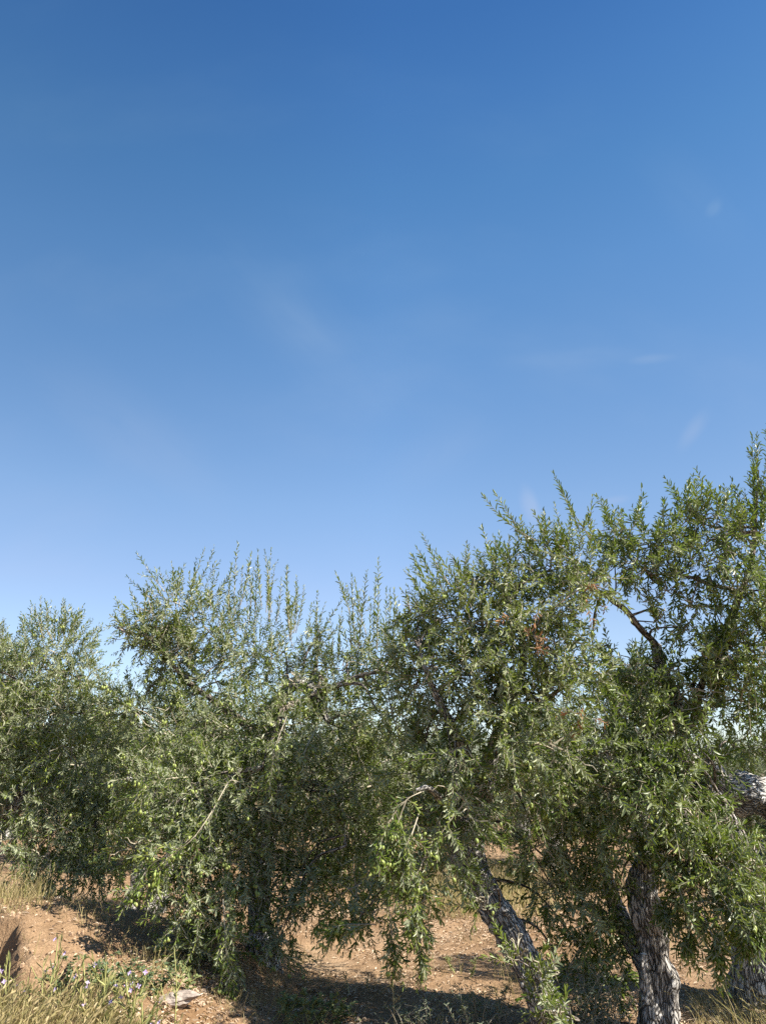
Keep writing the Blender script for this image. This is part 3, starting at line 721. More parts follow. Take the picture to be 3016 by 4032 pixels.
# --- left tree
d = 7.5
t = empty('olive_tree', base_at(-120, 3740, d), 'olive tree at the left edge, its foliage hanging over pale dry grass', 'tree', 'olive trees of the orchard')
make_tree(t,
    [([(-120, 3740, d), (-90, 3500, d), (-30, 3260, d), (60, 3160, d - .1), (150, 3110, d - .1), (205, 3060, d - .1), (160, 2960, d), (200, 2850, d)],
      [.16, .13, .115, .10, .085, .075, .05, .03])],
    [([(205, 3060, d - .1), (270, 3110, d - .15), (310, 3150, d - .2), (380, 3180, d - .3)], [.05, .04, .025, .01]), ([(205, 3060, d - .1), (120, 2990, d - .1), (90, 2900, d - .2), (150, 2700, d - .2)], [.05, .04, .03, .01]),
     ([(200, 3050, d), (190, 2960, d), (240, 2800, d), (260, 2640, d)], [.04, .03, .02, .008])],
    [(220, 2560, d, 150, 150, .4, .9, .95, .1), (310, 2680, d - .1, 120, 140, .35, .5, .9, .1), (120, 2680, d - .1, 150, 140, .4, .6, 1, .1), (-40, 2700, d, 150, 180, .4, .6, .9, .1),
     (390, 2790, d - .1, 110, 110, .3, .4, .8, .2), (230, 2830, d - .3, 160, 140, .4, .3, 1, .15), (60, 2850, d - .3, 170, 150, .4, .3, 1, .1), (430, 2920, d - .1, 110, 120, .3, .3, .85, .25),
     (300, 2980, d - .5, 150, 120, .35, .3, .9, .3), (120, 3000, d - .1, 160, 130, .35, .3, .75, 0), (-30, 3020, d - .4, 140, 150, .4, .3, .9, 0), (430, 3080, d - .3, 130, 120, .35, .2, .9, .1),
     (60, 3180, d - .6, 150, 120, .35, .2, .9, 0), (230, 3210, d - .5, 150, 110, .35, .2, .9, 0), (390, 3240, d - .3, 130, 110, .35, .2, .85, 0), (40, 3320, d - .7, 130, 80, .3, .0, .7, 0), (190, 3350, d - .6, 120, 90, .3, .0, .6, 0), (330, 3360, d - .4, 120, 90, .3, .0, .6, 0),
     (200, 2950, d + .6, 300, 250, .5, .2, .5, 0), (230, 3440, d - .5, 110, 80, .25, .1, .7, -.05), (80, 3420, d - .6, 110, 80, .25, .1, .7, 0), (360, 3440, d - .4, 100, 80, .25, .1, .6, -.05), (450, 3380, d - .3, 90, 80, .25, .1, .7, 0)],
    [(132, 2400, 150, 2520, d), (182, 2365, 190, 2520, d), (190, 2365, 200, 2510, d), (245, 2370, 240, 2520, d), (262, 2365, 255, 2500, d), (345, 2400, 280, 2540, d), (290, 2415, 265, 2530, d), (345, 2470, 310, 2560, d), (365, 2500, 320, 2600, d), (150, 2440, 160, 2540, d), (215, 2430, 215, 2540, d), (320, 2400, 290, 2500, d),
     (400, 2600, 380, 2700, d), (60, 2470, 75, 2580, d + .2)],
    tint=.12, olives=150, strands=[((150, 3380, d - .7), (130, 3480, d - .8), (80, 3570, d - .9), (50, 3610, d - .9)), ((200, 3400, d - .7), (190, 3500, d - .8), (120, 3620, d - .9)), ((260, 3450, d - .7), (240, 3520, d - .7), (190, 3590, d - .8))])

# --- tree behind, between those two
d = 10.3
t = empty('olive_tree', base_at(600, 3562, d), 'dark leaning olive trunk standing farther back behind the hanging foliage, left of centre', 'tree', 'olive trees of the orchard')
make_tree(t,
    [([(598, 3562, d), (625, 3500, d), (655, 3430, d), (690, 3330, d), (670, 3150, d)], [.17, .13, .12, .11, .07]), ([(520, 3545, d), (545, 3480, d), (560, 3350, d)], [.1, .08, .05], {'n': 40, 'seg': 24})],
    [([(690, 3330, d), (560, 3150, d), (450, 2950, d), (420, 2780, d)], [.07, .05, .03, .012]), ([(670, 3200, d), (800, 3000, d), (850, 2800, d)], [.06, .04, .02])],
    [(440, 2800, d, 120, 130, .5, .6, .9, .3), (560, 2880, d, 150, 150, .6, .5, .8, .2), (480, 3050, d, 170, 150, .6, .3, .8, .15), (700, 3050, d, 200, 180, .6, .3, .7, .1), (600, 3250, d, 220, 130, .6, .1, .7, .05),
     (860, 3250, d, 180, 150, .5, .1, .7, 0), (400, 3240, d, 140, 120, .5, .1, .7, 0), (850, 2900, d, 180, 160, .6, .3, .7, .1)],
    [], leaf=.056, dens=.62, tint=.1, gap=.024)

# --- the leaning tree right of centre
d = 5.3
t = empty('olive_tree', base_at(2195, 4075, d), 'leaning olive tree right of centre, its pale trunk tilting left over sunlit ground', 'tree', 'olive trees of the orchard')
make_tree(t,
    [([(2195, 4090, d), (2150, 3960, d), (2095, 3830, d + .05), (2035, 3720, d + .1), (1970, 3610, d + .2), (1905, 3500, d + .3), (1865, 3400, d + .35), (1860, 3250, d + .4), (1905, 3090, d + .35), (1935, 2960, d + .3), (1990, 2800, d + .25)],
      [.125, .105, .092, .086, .084, .084, .086, .075, .065, .05, .03], {'n': 130, 'seg': 60, 'rough': .34, 'flute': .25, 'marks': [(2010, 3690, d, .05, .05, -.035), (1880, 3440, d + .25, .05, .05, -.04), (2080, 3840, d - .05, .03, .05, .045), (1950, 3580, d + .1, .02, .05, .04), (1905, 3095, d + .28, .08, .07, -.05), (2140, 3960, d - .08, .05, .06, -.04)]})],
    [([(1905, 3090, d + .3), (1800, 2900, d), (1700, 2700, d - .1), (1650, 2550, d - .1)], [.05, .035, .022, .008]), ([(1990, 2800, d + .2), (2060, 2600, d), (2020, 2400, d - .1), (1940, 2280, d - .1)], [.035, .028, .02, .008]),
     ([(1935, 2960, d + .3), (2100, 2800, d), (2220, 2700, d - .2)], [.04, .025, .01]), ([(1860, 3300, d + .4), (1760, 3180, d), (1690, 3105, d - .4), (1640, 3110, d - .5)], [.05, .03, .015, .008]),
     ([(2160, 2560, d - .3), (2100, 2500, d - .3), (2130, 2430, d - .3)], [.01, .008, .005])],
    [(1650, 2420, d + .2, 90, 80, .25, .5, .8, .2), (1610, 2560, d + .2, 110, 120, .3, .3, .9, .15), (1760, 2440, d + .1, 130, 120, .35, .7, .9, .15), (1700, 2640, d, 150, 150, .4, .3, .95, .08), (1880, 2320, d, 130, 110, .35, .8, .95, .12),
     (2020, 2250, d, 130, 110, .35, .9, .95, .05), (2150, 2220, d, 110, 110, .3, .9, .9, .05), (2260, 2220, d - .1, 110, 110, .3, .8, .9, 0), (1880, 2480, d - .1, 150, 140, .4, .4, 1, .1), (2030, 2420, d - .1, 150, 140, .4, .4, 1, .03),
     (2180, 2380, d - .2, 140, 120, .35, .3, 1, 0), (2310, 2300, d - .2, 90, 90, .25, .3, .9, 0), (1590, 2780, d + .3, 130, 150, .35, .2, .95, .05), (1860, 2660, d - .1, 150, 130, .4, .3, .9, .05), (2020, 2600, d - .1, 150, 140, .4, .2, .95, 0), (2180, 2560, d - .2, 150, 130, .35, .2, .95, 0),
     (2280, 2660, d - .1, 130, 110, .3, .2, .8, 0), (1950, 2780, d - .2, 150, 120, .35, .2, .85, .08), (2130, 2780, d - .2, 160, 130, .35, .2, .9, .05), (1720, 2870, d + .2, 120, 110, .3, .2, .8, .05),
     (1780, 3000, d - .2, 130, 120, .35, .1, .85, .08), (2000, 2950, d - .3, 150, 110, .35, .1, .7, .03), (2180, 2960, d - .3, 160, 140, .35, .1, .9, 0), (1650, 3080, d + .2, 110, 120, .3, .1, .85, 0), (1700, 3240, d + .1, 120, 120, .3, .1, .75, 0), (1800, 3180, d - .3, 120, 120, .3, .1, .85, .05),
     (2050, 3140, d - .15, 140, 120, .3, .1, .75, 0), (2230, 3160, d + .25, 150, 140, .35, .1, .8, 0), (1780, 3380, d - .1, 90, 120, .3, .0, .85, 0), (2120, 3320, d + .25, 140, 120, .3, .1, .7, 0), (2270, 3350, d + .4, 130, 140, .3, .1, .8, 0), (2180, 3500, d + .35, 110, 110, .28, .0, .6, .05),
     (2290, 3560, d + .35, 100, 130, .28, .1, .7, 0), (2290, 3740, d + .4, 100, 120, .28, .1, .7, 0), (2260, 3900, d + .35, 100, 100, .28, .1, .7, 0), (1650, 3480, d - .1, 60, 80, .2, .0, .5, .1), 
     (1420, 3610, d + .5, 110, 60, .2, .1, .5, -.1), (1390, 3500, d + .6, 110, 130, .3, .0, .6, -.1), (1550, 3450, d + .5, 130, 130, .3, .0, .6, -.1),
     (2040, 3780, d - .25, 60, 50, .12, .2, .5, 0), (1900, 3560, d - .1, 50, 50, .12, .2, .4, 0), (2140, 3850, d - .25, 60, 60, .14, .2, .5, .05), (2200, 4000, d - .3, 60, 70, .14, .3, .6, .05), (2130, 3950, d - .2, 60, 90, .15, .1, .5, .05)],
    [(1640, 2120, 1800, 2360, d), (1660, 2140, 1760, 2330, d), (1625, 2160, 1740, 2360, d + .1), (1640, 2220, 1760, 2380, d), (1780, 2215, 1830, 2330, d), (1895, 1995, 2090, 2160, d - .1), (1955, 1960, 2080, 2140, d - .1), (1940, 2130, 2000, 2230, d), (1870, 2190, 1930, 2280, d), (2160, 1930, 2290, 2160, d - .1), (2180, 1950, 2260, 2130, d - .1),
     (2225, 1945, 2290, 2130, d - .1), (2310, 2010, 2320, 2160, d - .1), (2090, 2040, 2150, 2170, d - .1), (1630, 2320, 1680, 2400, d + .1), (1600, 2350, 1690, 2430, d + .1), (2000, 2120, 2060, 2230, d), (1820, 2230, 1890, 2330, d), (1720, 2260, 1790, 2350, d)],
    leaf=.052, asp=.255, olives=280, oliv_zone=lambda x, y, f: np.where(f < d + .35 * (y - 2016) / 2912, 1.0, .05),
    dead=[(2330, 2350, d - .4, 70, 5), (2070, 2450, d - .5, 80, 7), (2280, 2790, d - .5, 60, 4)],
    strands=[((1690, 3105, d - .4), (1600, 3150, d - .6), (1535, 3230, d - .65), (1505, 3310, d - .65), (1490, 3370, d - .65)), ((1600, 3150, d - .6), (1570, 3230, d - .6), (1550, 3310, d - .6), (1535, 3370, d - .6)), ((1650, 3200, d - .5), (1610, 3320, d - .6), (1585, 3400, d - .6)),
             ((1690, 3330, d - .4), (1640, 3440, d - .5), (1580, 3490, d - .5)), ((1660, 3450, d - .4), (1640, 3550, d - .5), (1620, 3640, d - .5)), ((1640, 3560, d), (1645, 3650, d), (1655, 3770, d)), ((1530, 3560, d), (1540, 3660, d), (1560, 3780, d)), ((1480, 3640, d), (1380, 3640, d), (1310, 3650, d))])

# --- right tree with the upright gnarled trunk
d = 5.6
t = empty('olive_tree', base_at(2615, 4090, d), 'olive tree at right with upright gnarled split trunk and a bare limb against the sky', 'tree', 'olive trees of the orchard')
make_tree(t,
    [([(2625, 4100, d), (2612, 3990, d), (2600, 3850, d), (2580, 3720, d), (2555, 3600, d), (2535, 3480, d + .05), (2560, 3370, d + .1), (2590, 3290, d + .15), (2640, 3150, d + .2), (2680, 3000, d + .2), (2680, 2900, d + .2), (2665, 2780, d + .15), (2630, 2680, d + .1), (2590, 2600, d + .1), (2585, 2545, d)],
      [.125, .106, .085, .080, .085, .090, .082, .078, .075, .068, .060, .050, .044, .040, .034], {'n': 190, 'seg': 84, 'rough': .36, 'flute': .26, 'marks': [(2560, 3800, d - .08, .030, .11, .075), (2575, 3900, d - .09, .022, .05, .05), (2590, 3690, d - .1, .018, .035, .04), (2520, 3545, d - .06, .02, .03, .035), (2620, 3560, d - .08, .04, .05, -.035), (2650, 3850, d - .05, .05, .07, -.04), (2530, 3400, d, .05, .06, -.04), (2655, 3960, d - .08, .02, .05, .04), (2590, 4010, d - .1, .03, .09, -.04)]}),
     ([(2555, 4090, d - .06), (2545, 3960, d - .08), (2535, 3850, d - .10), (2532, 3755, d - .10)], [.075, .055, .036, .022], {'n': 50, 'seg': 30, 'rough': .3}),
     ([(2590, 3880, d + .05), (2520, 3760, d + .12), (2460, 3640, d + .2), (2400, 3500, d + .3), (2380, 3350, d + .4)], [.07, .062, .058, .045, .02], {'n': 60, 'seg': 32, 'root': False})],
    [([(2605, 2600, d + .1), (2575, 2535, d), (2520, 2475, d - .1), (2465, 2405, d - .15), (2410, 2365, d - .2), (2370, 2335, d - .2), (2250, 2290, d - .25), (2150, 2260, d - .3)], [.038, .027, .022, .020, .018, .016, .011, .005]),
     ([(2680, 2900, d + .2), (2730, 2840, d + .1), (2760, 2700, d), (2830, 2540, d - .1), (2910, 2350, d - .2), (2830, 2310, d - .2), (2760, 2290, d - .25), (2690, 2265, d - .3), (2560, 2262, d - .3)], [.04, .032, .025, .020, .018, .015, .012, .010, .005]),
     ([(2910, 2350, d - .2), (2960, 2200, d - .2), (2975, 2000, d - .2), (2985, 1850, d - .2)], [.022, .018, .012, .005]), ([(2370, 2335, d - .2), (2340, 2420, d - .2), (2330, 2560, d - .2)], [.011, .008, .004]),
     ([(2890, 2370, d - .2), (2870, 2440, d - .2), (2880, 2560, d - .2)], [.012, .010, .006]), ([(2640, 3150, d + .2), (2780, 3100, d), (2900, 3250, d - .3), (2950, 3420, d - .4)], [.05, .035, .02, .01])],
    [(2440, 2100, d - .2, 100, 80, .25, .9, .85, 0), (2560, 2120, d - .2, 110, 90, .3, .8, .9, .03), (2720, 2030, d - .2, 90, 90, .25, .9, .9, .03), (2820, 2060, d - .3, 110, 100, .3, .8, .9, .05), (2930, 2130, d - .3, 100, 110, .3, .8, .85, .03), (2660, 2160, d - .3, 110, 80, .3, .4, .7, .03),
     (2420, 2230, d - .25, 110, 70, .25, .3, .85, 0), (2540, 2240, d - .3, 100, 60, .25, .2, .75, 0), (2780, 2230, d - .3, 120, 70, .3, .3, .75, .03), (2900, 2290, d - .4, 100, 80, .3, .3, .85, .03), (3000, 2350, d - .4, 100, 110, .3, .4, .9, 0),
     (2560, 2380, d - .2, 60, 90, .12, .2, .45, .05), (2590, 2450, d - .2, 60, 60, .12, .3, .4, .05), (2700, 2470, d - .25, 70, 60, .15, .3, .5, .05), (2720, 2380, d - .3, 50, 60, .12, .2, .45, .05), (2700, 2900, d - .35, 90, 80, .2, .2, .7, .05), (2740, 2720, d - .35, 80, 90, .2, .2, .7, .05), (2830, 2600, d - .4, 80, 80, .2, .3, .7, .02), (2640, 2330, d - .2, 60, 50, .12, .1, .3, .05), (2820, 2420, d - .2, 60, 80, .15, .3, .6, -.05), (2760, 2590, d - .1, 110, 70, .25, .5, .75, 0), (2880, 2560, d - .3, 120, 120, .3, .4, 1, -.02), (2990, 2560, d - .3, 110, 140, .3, .4, 1, 0),
     (2400, 2640, d, 100, 80, .25, .4, .7, .1), (2520, 2660, d - .2, 90, 70, .25, .4, .7, .1), (2640, 2640, d - .2, 70, 60, .2, .4, .6, .05), (2660, 2780, d - .25, 80, 80, .2, .3, .6, .05), (2540, 2760, d - .3, 90, 90, .25, .3, .8, .05), (2520, 2640, d + .4, 110, 70, .3, .4, .5, .2), (2900, 2730, d - .3, 130, 110, .3, .2, .95, 0), (3000, 2790, d - .2, 90, 80, .25, .2, .7, .1), (2780, 2740, d - .1, 80, 80, .2, .2, .6, 0),
     (2420, 2800, d - .2, 130, 110, .3, .3, .85, 0), (2560, 2900, d - .3, 110, 120, .28, .2, .8, 0), (2380, 2960, d - .3, 130, 120, .3, .2, .9, 0), (2520, 3050, d - .4, 140, 120, .3, .2, .95, 0), (2680, 3060, d - .3, 120, 110, .3, .1, .85, 0), (2790, 3010, d - .2, 80, 70, .2, .1, .6, .05),
     (2400, 3140, d - .3, 130, 120, .3, .1, .9, 0), (2560, 3190, d - .4, 130, 110, .3, .1, .9, .02), (2700, 3220, d - .5, 120, 110, .28, .1, .95, .4), (2770, 3260, d - .4, 70, 70, .2, .1, .9, .05), (2930, 3345, d - .4, 110, 60, .25, .1, .9, .05), (2800, 3130, d - .3, 40, 50, .12, .1, .6, 0), (2420, 3300, d - .2, 110, 120, .3, .0, .85, 0),
     (2400, 3450, d, 90, 110, .25, .0, .75, 0), (2720, 3370, d - .5, 110, 90, .28, .0, .95, .15), (2840, 3400, d - .6, 120, 90, .28, .1, .95, .35), (2960, 3440, d - .6, 110, 100, .28, .1, .95, .4), (2680, 3500, d - .5, 80, 80, .2, .0, .8, .1), (2790, 3540, d - .6, 100, 90, .25, .1, .85, .4), (2910, 3570, d - .65, 100, 90, .25, .1, .85, .5), (3010, 3580, d - .6, 80, 100, .25, .1, .8, .45),
     (2650, 3560, d - .4, 50, 40, .1, .0, .5, .05), (2620, 3380, d - .3, 60, 60, .15, .0, .5, .05), (2400, 3620, d + .2, 80, 110, .22, .0, .7, 0), (2410, 3790, d + .25, 70, 110, .2, .0, .6, 0), (2710, 3660, d - .3, 40, 50, .12, .0, .4, .15)],
    [(2420, 2020, 2440, 2110, d - .2), (2500, 1960, 2470, 2100, d - .2), (2530, 1965, 2550, 2100, d - .2), (2590, 2000, 2580, 2120, d - .2), (2690, 1930, 2710, 2040, d - .2), (2718, 1890, 2715, 2010, d - .2), (2752, 1895, 2735, 2020, d - .2), (2812, 1888, 2800, 2030, d - .3), (2830, 1930, 2810, 2050, d - .3),
     (2872, 1945, 2890, 2080, d - .3), (2920, 1905, 2950, 2090, d - .3), (2940, 1890, 2960, 2080, d - .3), (2962, 1702, 2985, 2000, d - .3), (2980, 1720, 2985, 1960, d - .25), (2965, 1800, 2975, 2050, d - .2), (3012, 1735, 2990, 1930, d - .3), (3000, 1790, 2985, 2040, d - .3), (2985, 1850, 2975, 2150, d - .3), (2972, 1715, 2985, 2020, d - .32), (2955, 1760, 2985, 2060, d - .28), (2968, 1830, 2990, 2120, d - .3), (2995, 1820, 2985, 2100, d - .25), (2945, 1960, 2975, 2140, d - .3), (3010, 1900, 2985, 2120, d - .3), (3020, 1850, 2990, 2080, d - .3),
     (2650, 2000, 2680, 2080, d - .2), (2470, 2040, 2460, 2140, d - .2), (2770, 1950, 2770, 2050, d - .3)],
    leaf=.056, asp=.255, dens=1.0, mats=[M_LEAF_GREEN, M_TWIG, M_DEAD], olives=260, oliv_zone=lambda x, y, f: np.where((f < d - .1 + .35 * (y - 2016) / 2912) | (y < 2500), 1.0, .05),
    strands=[((2900, 3480, d - .7), (2950, 3560, d - .8), (2980, 3640, d - .85), (2990, 3670, d - .85)), ((2840, 3530, d - .7), (2890, 3620, d - .8), (2925, 3700, d - .8)), ((2760, 3580, d - .6), (2800, 3680, d - .7), (2835, 3770, d - .7)), ((2560, 3500, d - .35), (2600, 3560, d - .4), (2620, 3600, d - .45)), ((2700, 3600, d - .5), (2715, 3660, d - .5), (2700, 3710, d - .5))])

# --- far right tree: dark trunk and the big arching limb
d = 6.3
t = empty('olive_tree', base_at(3010, 3900, d), 'olive tree cut by the right edge with dark shaded trunk and thick arching limb', 'tree', 'olive trees of the orchard')
make_tree(t,
    [([(3010, 3900, d), (3000, 3790, d), (3010, 3650, d), (3050, 3450, d), (3110, 3300, d), (3070, 3190, d - .05), (2990, 3120, d - .1), (2900, 3110, d - .1), (2845, 3090, d - .1), (2810, 3010, d), (2780, 2940, d)],
      [.24, .18, .155, .15, .145, .145, .145, .14, .10, .06, .04], {'n': 120, 'seg': 44}),
     ([(2940, 3895, d - .1), (2935, 3800, d - .1), (2945, 3740, d - .08)], [.09, .07, .035], {'n': 30, 'seg': 24})],
    [([(3110, 3300, d), (3200, 3000, d), (3250, 2700, d), (3200, 2450, d)], [.11, .08, .05, .02])],
    [(3140, 2350, d, 140, 150, .5, .6, .8, 0), (3220, 2600, d - .2, 200, 180, .6, .4, .8, 0), (3120, 2800, d + .2, 130, 130, .4, .3, .6, .1), (2900, 2950, d + .3, 100, 60, .3, .3, .4, .3), (3000, 2960, d + .4, 110, 60, .3, .3, .4, .3),
     (3260, 3150, d - .6, 120, 120, .4, .1, .6, 0), (3290, 3330, d - .7, 150, 140, .5, .1, 1.0, 0), (3230, 3620, d - .6, 120, 110, .4, .1, .9, 0), (3180, 3470, d - .5, 130, 120, .4, .1, .9, 0), (2960, 3260, d + .3, 100, 70, .3, .0, .5, .05), (2880, 3340, d + .4, 100, 80, .3, .0, .4, .05)],  # the clumps beyond the right edge are unseen, added to shade the trunk
    [(3080, 2250, 3110, 2380, d), (3040, 2700, 3060, 2790, d)], leaf=.060, asp=.26, mats=[M_LEAF_GREEN, M_TWIG, M_DEAD], olives=60)

# --- farther trees of the orchard, seen between the near ones
far = [(330, 17.0, 2760, 270, 'background olive tree seen low through the foliage of the left tree'), (560, 15.5, 2800, 280, 'distant olive tree behind the dark leaning trunk left of centre'), (-60, 13.5, 2420, 260, 'pale sunlit olive tree at the far left edge, behind the left tree'), (820, 15.0, 2760, 330, 'pale distant olive tree seen in slivers behind the tree with upright shoots'),
       (1330, 17.0, 2790, 300, 'distant olive tree just left of centre, seen low through the foliage'), (1800, 13.0, 2860, 270, 'pale olive tree in the background behind the leaning trunk'),
       (2170, 15.5, 2780, 300, 'background olive tree seen between the leaning and the upright trunk'), (2520, 12.0, 2590, 250, 'pale sunlit olive tree behind the bare limb at right'), (2960, 15.0, 2900, 280, 'low background olive tree under the arching limb at the right edge')]
for (px, d, top, rx, lab) in far:
    b = base_at(px, 3300, d)
    t = empty('olive_tree', b, lab, 'tree', 'olive trees of the orchard')
    yb = CY + FPX * math.tan(PITCH + math.atan2(CAM_Z - b.z, d))
    hgt = yb - top
    lob = []
    for k in range(13):
        a = rng.uniform(0, 6.28); e = rng.uniform(0, 1)
        ly = yb - hgt * (.30 + .55 * e); w = rx * math.sqrt(max(.12, 1 - (abs(e - .4) / .66) ** 2))
        lob.append((px + math.cos(a) * w * rng.uniform(.2, .75), ly, d + math.sin(a) * w * mpp(d) * .7, rx * .42, hgt * .17, rx * .42 * mpp(d), .3 + .6 * e, .8, .1))
    lob += [(px, top + hgt * .13, d, rx * .45, hgt * .12, rx * .5 * mpp(d), .9, .8, .15), (px, yb - hgt * .5, d, rx * .8, hgt * .28, rx * .7 * mpp(d), .3, .5, 0)]
    wh = [(px + u * rx, top + abs(u) * hgt * .15 + rng.uniform(-20, 40), px + u * rx * .9, top + abs(u) * hgt * .15 + 110, d) for u in rng.uniform(-.7, .7, 14)]
    make_tree(t, [([(px, yb, d), (px + 15, yb - hgt * .15, d), (px - 10, yb - hgt * .32, d), (px + 10, yb - hgt * .55, d)], [.2, .15, .12, .05], {'n': 40, 'seg': 20})],
              [([(px, yb - hgt * .3, d), (px - rx * .4, yb - hgt * .5, d), (px - rx * .6, yb - hgt * .65, d)], [.07, .05, .02]), ([(px, yb - hgt * .35, d), (px + rx * .4, yb - hgt * .55, d), (px + rx * .5, yb - hgt * .7, d)], [.07, .05, .02])],
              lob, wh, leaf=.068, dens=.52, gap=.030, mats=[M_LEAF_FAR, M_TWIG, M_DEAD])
# a screen of far trees along the end of the grove
m_rows = [(-700, 24), (-300, 22), (20, 23), (380, 24), (700, 22), (1050, 24), (1400, 23), (1720, 24), (2050, 22), (2350, 24), (2700, 22), (3000, 24), (3350, 23)]
for k, (px, d) in enumerate(m_rows):
    b = base_at(px, 3200, d)
    t = empty('olive_tree', b, 'small hazy olive tree at the far end of the grove', 'tree', 'far olive trees at the end of the grove')
    yb = CY + FPX * math.tan(PITCH + math.atan2(CAM_Z - b.z, d)); hgt = 440 + 50 * math.sin(k * 2.1); rx = 260; top = yb - hgt
    lob = [(px + rx * .6 * math.cos(a), yb - hgt * (.5 + .27 * math.sin(a * 1.0)), d + .8 * math.sin(a * 2), rx * .5, hgt * .24, rx * .5 * mpp(d), .6, .7, .15) for a in np.linspace(0, 5.6, 9)]
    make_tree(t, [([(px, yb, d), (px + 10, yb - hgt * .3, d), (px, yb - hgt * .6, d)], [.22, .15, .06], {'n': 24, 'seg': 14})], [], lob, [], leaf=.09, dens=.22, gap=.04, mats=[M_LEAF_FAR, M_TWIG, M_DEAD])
place_olives()

# ------------------------------------------------------------------ ground cover
def scatter_px(n, x0, x1, y0, y1):
    px = rng.uniform(x0, x1, n); py = rng.uniform(y0, y1, n)
    dep = PITCH - np.arctan((CY - py) / FPX) - 2 * 0
    ang = np.arctan((py - CY) / FPX) - PITCH
    d = CAM_Z / np.tan(np.maximum(ang, .03))
    return P(px, py, d)

# fallen leaves and chippings on the earth
n = 120000
yy = 4.3 + 9.5 * rng.random(n) ** 1.5
xx = rng.uniform(-.62, .62, n) * yy * 1.05
zz = H(xx, yy)
keep = (rng.random(n) < (.12 + .88 * sstep(.3, .75, .6 * vnoise(xx * 1.6, yy * 1.6 + 4) + .4 * vnoise(xx * 5, yy * 5))) * (1 - .8 * sstep(.3, .5, zz)))
xx, yy, zz = xx[keep], yy[keep], zz[keep]; n = len(xx)
b = np.stack([xx, yy, zz + .004 + .010 * rng.random(n)], -1)
a = rng.uniform(0, 6.28, n); ld = np.stack([np.cos(a), np.sin(a), rng.normal(0, .22, n)], -1)
nn = np.stack([rng.normal(0, .35, n), rng.normal(0, .35, n), np.ones(n)], -1)
mb = MB(); ll = rng.uniform(.018, .048, n)
add_leaves(mb, b, ld, nn, ll, ll * rng.uniform(.2, .42, n), np.clip(rng.normal(.62, .25, n), 0, 1), np.zeros(n), curl=.12)
tag(mb.build('leaf_litter', M_LITTER), kind='stuff')

n = 1500; yy = 4.3 + 5 * rng.random(n) ** 1.3; xx = np.where(rng.random(n) < .6, rng.uniform(-.50, -.2, n), rng.uniform(-.5, .55, n)) * yy
mb = MB(); vv, q, tr = ellipsoid_mesh('s', 1, 1, None, 6, 4)
sc_ = (rng.random((n, 1, 1)) ** 3 * .016 + .003); v = vv[None] * sc_ * rng.uniform(.6, 1.2, (n, 1, 3)) * rng.uniform(.8, 1.2, (n, len(vv), 1))
v = v + np.stack([xx, yy, H(xx, yy) + .002], -1)[:, None]
k = np.arange(n)[:, None, None] * len(vv)
mb.add(v.reshape(-1, 3), (q[None] + k).reshape(-1, 4), (tr[None] + k).reshape(-1, 3))
tag(mb.build('soil_clods', M_CLOD), kind='stuff')

def grass(name, pts, hmin, hmax, mat, tint, lean=(.1, 0), wd=.0028, seeds=False):
    n = len(pts); hh = rng.uniform(hmin, hmax, n)
    dr = np.stack([rng.normal(lean[0], .28, n), rng.normal(lean[1], .28, n), np.ones(n)], -1); dr = nrm(dr)
    cv = np.stack([rng.normal(lean[0], .4, n), rng.normal(0, .4, n), -.35 * rng.random(n)], -1)
    t = np.linspace(0, 1, 5)
    path = pts[:, None] + dr[:, None] * (hh[:, None] * t)[..., None] + .5 * cv[:, None] * (hh[:, None] * t * t)[..., None]
    sdv = nrm(np.cross(dr, np.stack([rng.normal(0, 1, n), rng.normal(0, 1, n), np.zeros(n)], -1)))
    w = (wd * (1 - .85 * t))[None, :, None] * rng.uniform(.6, 1.4, (n, 1, 1))
    v = np.stack([path - sdv[:, None] * w, path + sdv[:, None] * w], 2).reshape(-1, 3)
    s = np.arange(n)[:, None] * 10; k = np.arange(4)[None] * 2
    q = np.stack([s + k, s + k + 1, s + k + 3, s + k + 2], -1).reshape(-1, 4)
    mb = MB(); vv = np.repeat(rng.random(n) * .9, 4); tt = np.repeat(np.clip(rng.normal(tint, .2, n), 0, 1), 4)
    mb.add(v, q, qa=np.stack([vv, tt], -1))
    if seeds:
        ix = np.where(rng.random(n) < seeds)[0]
        tip = path[ix][:, -1]; td = nrm(path[ix][:, -1] - path[ix][:, -2])
        for r in range(5):
            add_leaves(mb, tip - td * (.012 * r), td + rng.normal(0, .25, td.shape), rng.normal(size=td.shape), np.full(len(ix), .016), np.full(len(ix), .005), rng.random(len(ix)) * .9, np.full(len(ix), tint))
    return tag(mb.build(name, mat), kind='stuff')

def ground_pts(n, fx, fy):
    x = fx(n); y = fy(n); return np.stack([x, y, H(x, y)], -1)
U = lambda a, b: (lambda n: rng.uniform(a, b, n))
# near bank at lower left
n = 7500; y = rng.uniform(1.55, 2.42, n); x = -y * rng.uniform(.20, .62, n)
p = np.stack([x, y, H(x, y)], -1); k = p[:, 2] > .55
grass('dry_grass', p[k], .03, .12, M_STRAW, .30, (.25, 0), .0013, .15)
# ledge at the left
n = 3000; y = rng.uniform(5.9, 9.6, n); x = -y * (.412 + .13 * rng.random(n)) + rng.normal(0, .05, n)
grass('dry_grass', np.stack([x, y, H(x, y)], -1), .06, .30, M_STRAW, .30, (.05, 0), .0026, .2)
# dry tufts on the earth spur
n = 1100; kx = rng.uniform(-2.7, -.85, 45); ky = rng.uniform(4.3, 6.6, 45); k = rng.integers(0, 45, n)
x = kx[k] + rng.normal(0, .07, n); y = ky[k] + rng.normal(0, .07, n)
grass('dry_grass', np.stack([x, y, H(x, y)], -1), .04, .15, M_STRAW, .3, (.05, 0), .0017, .2)
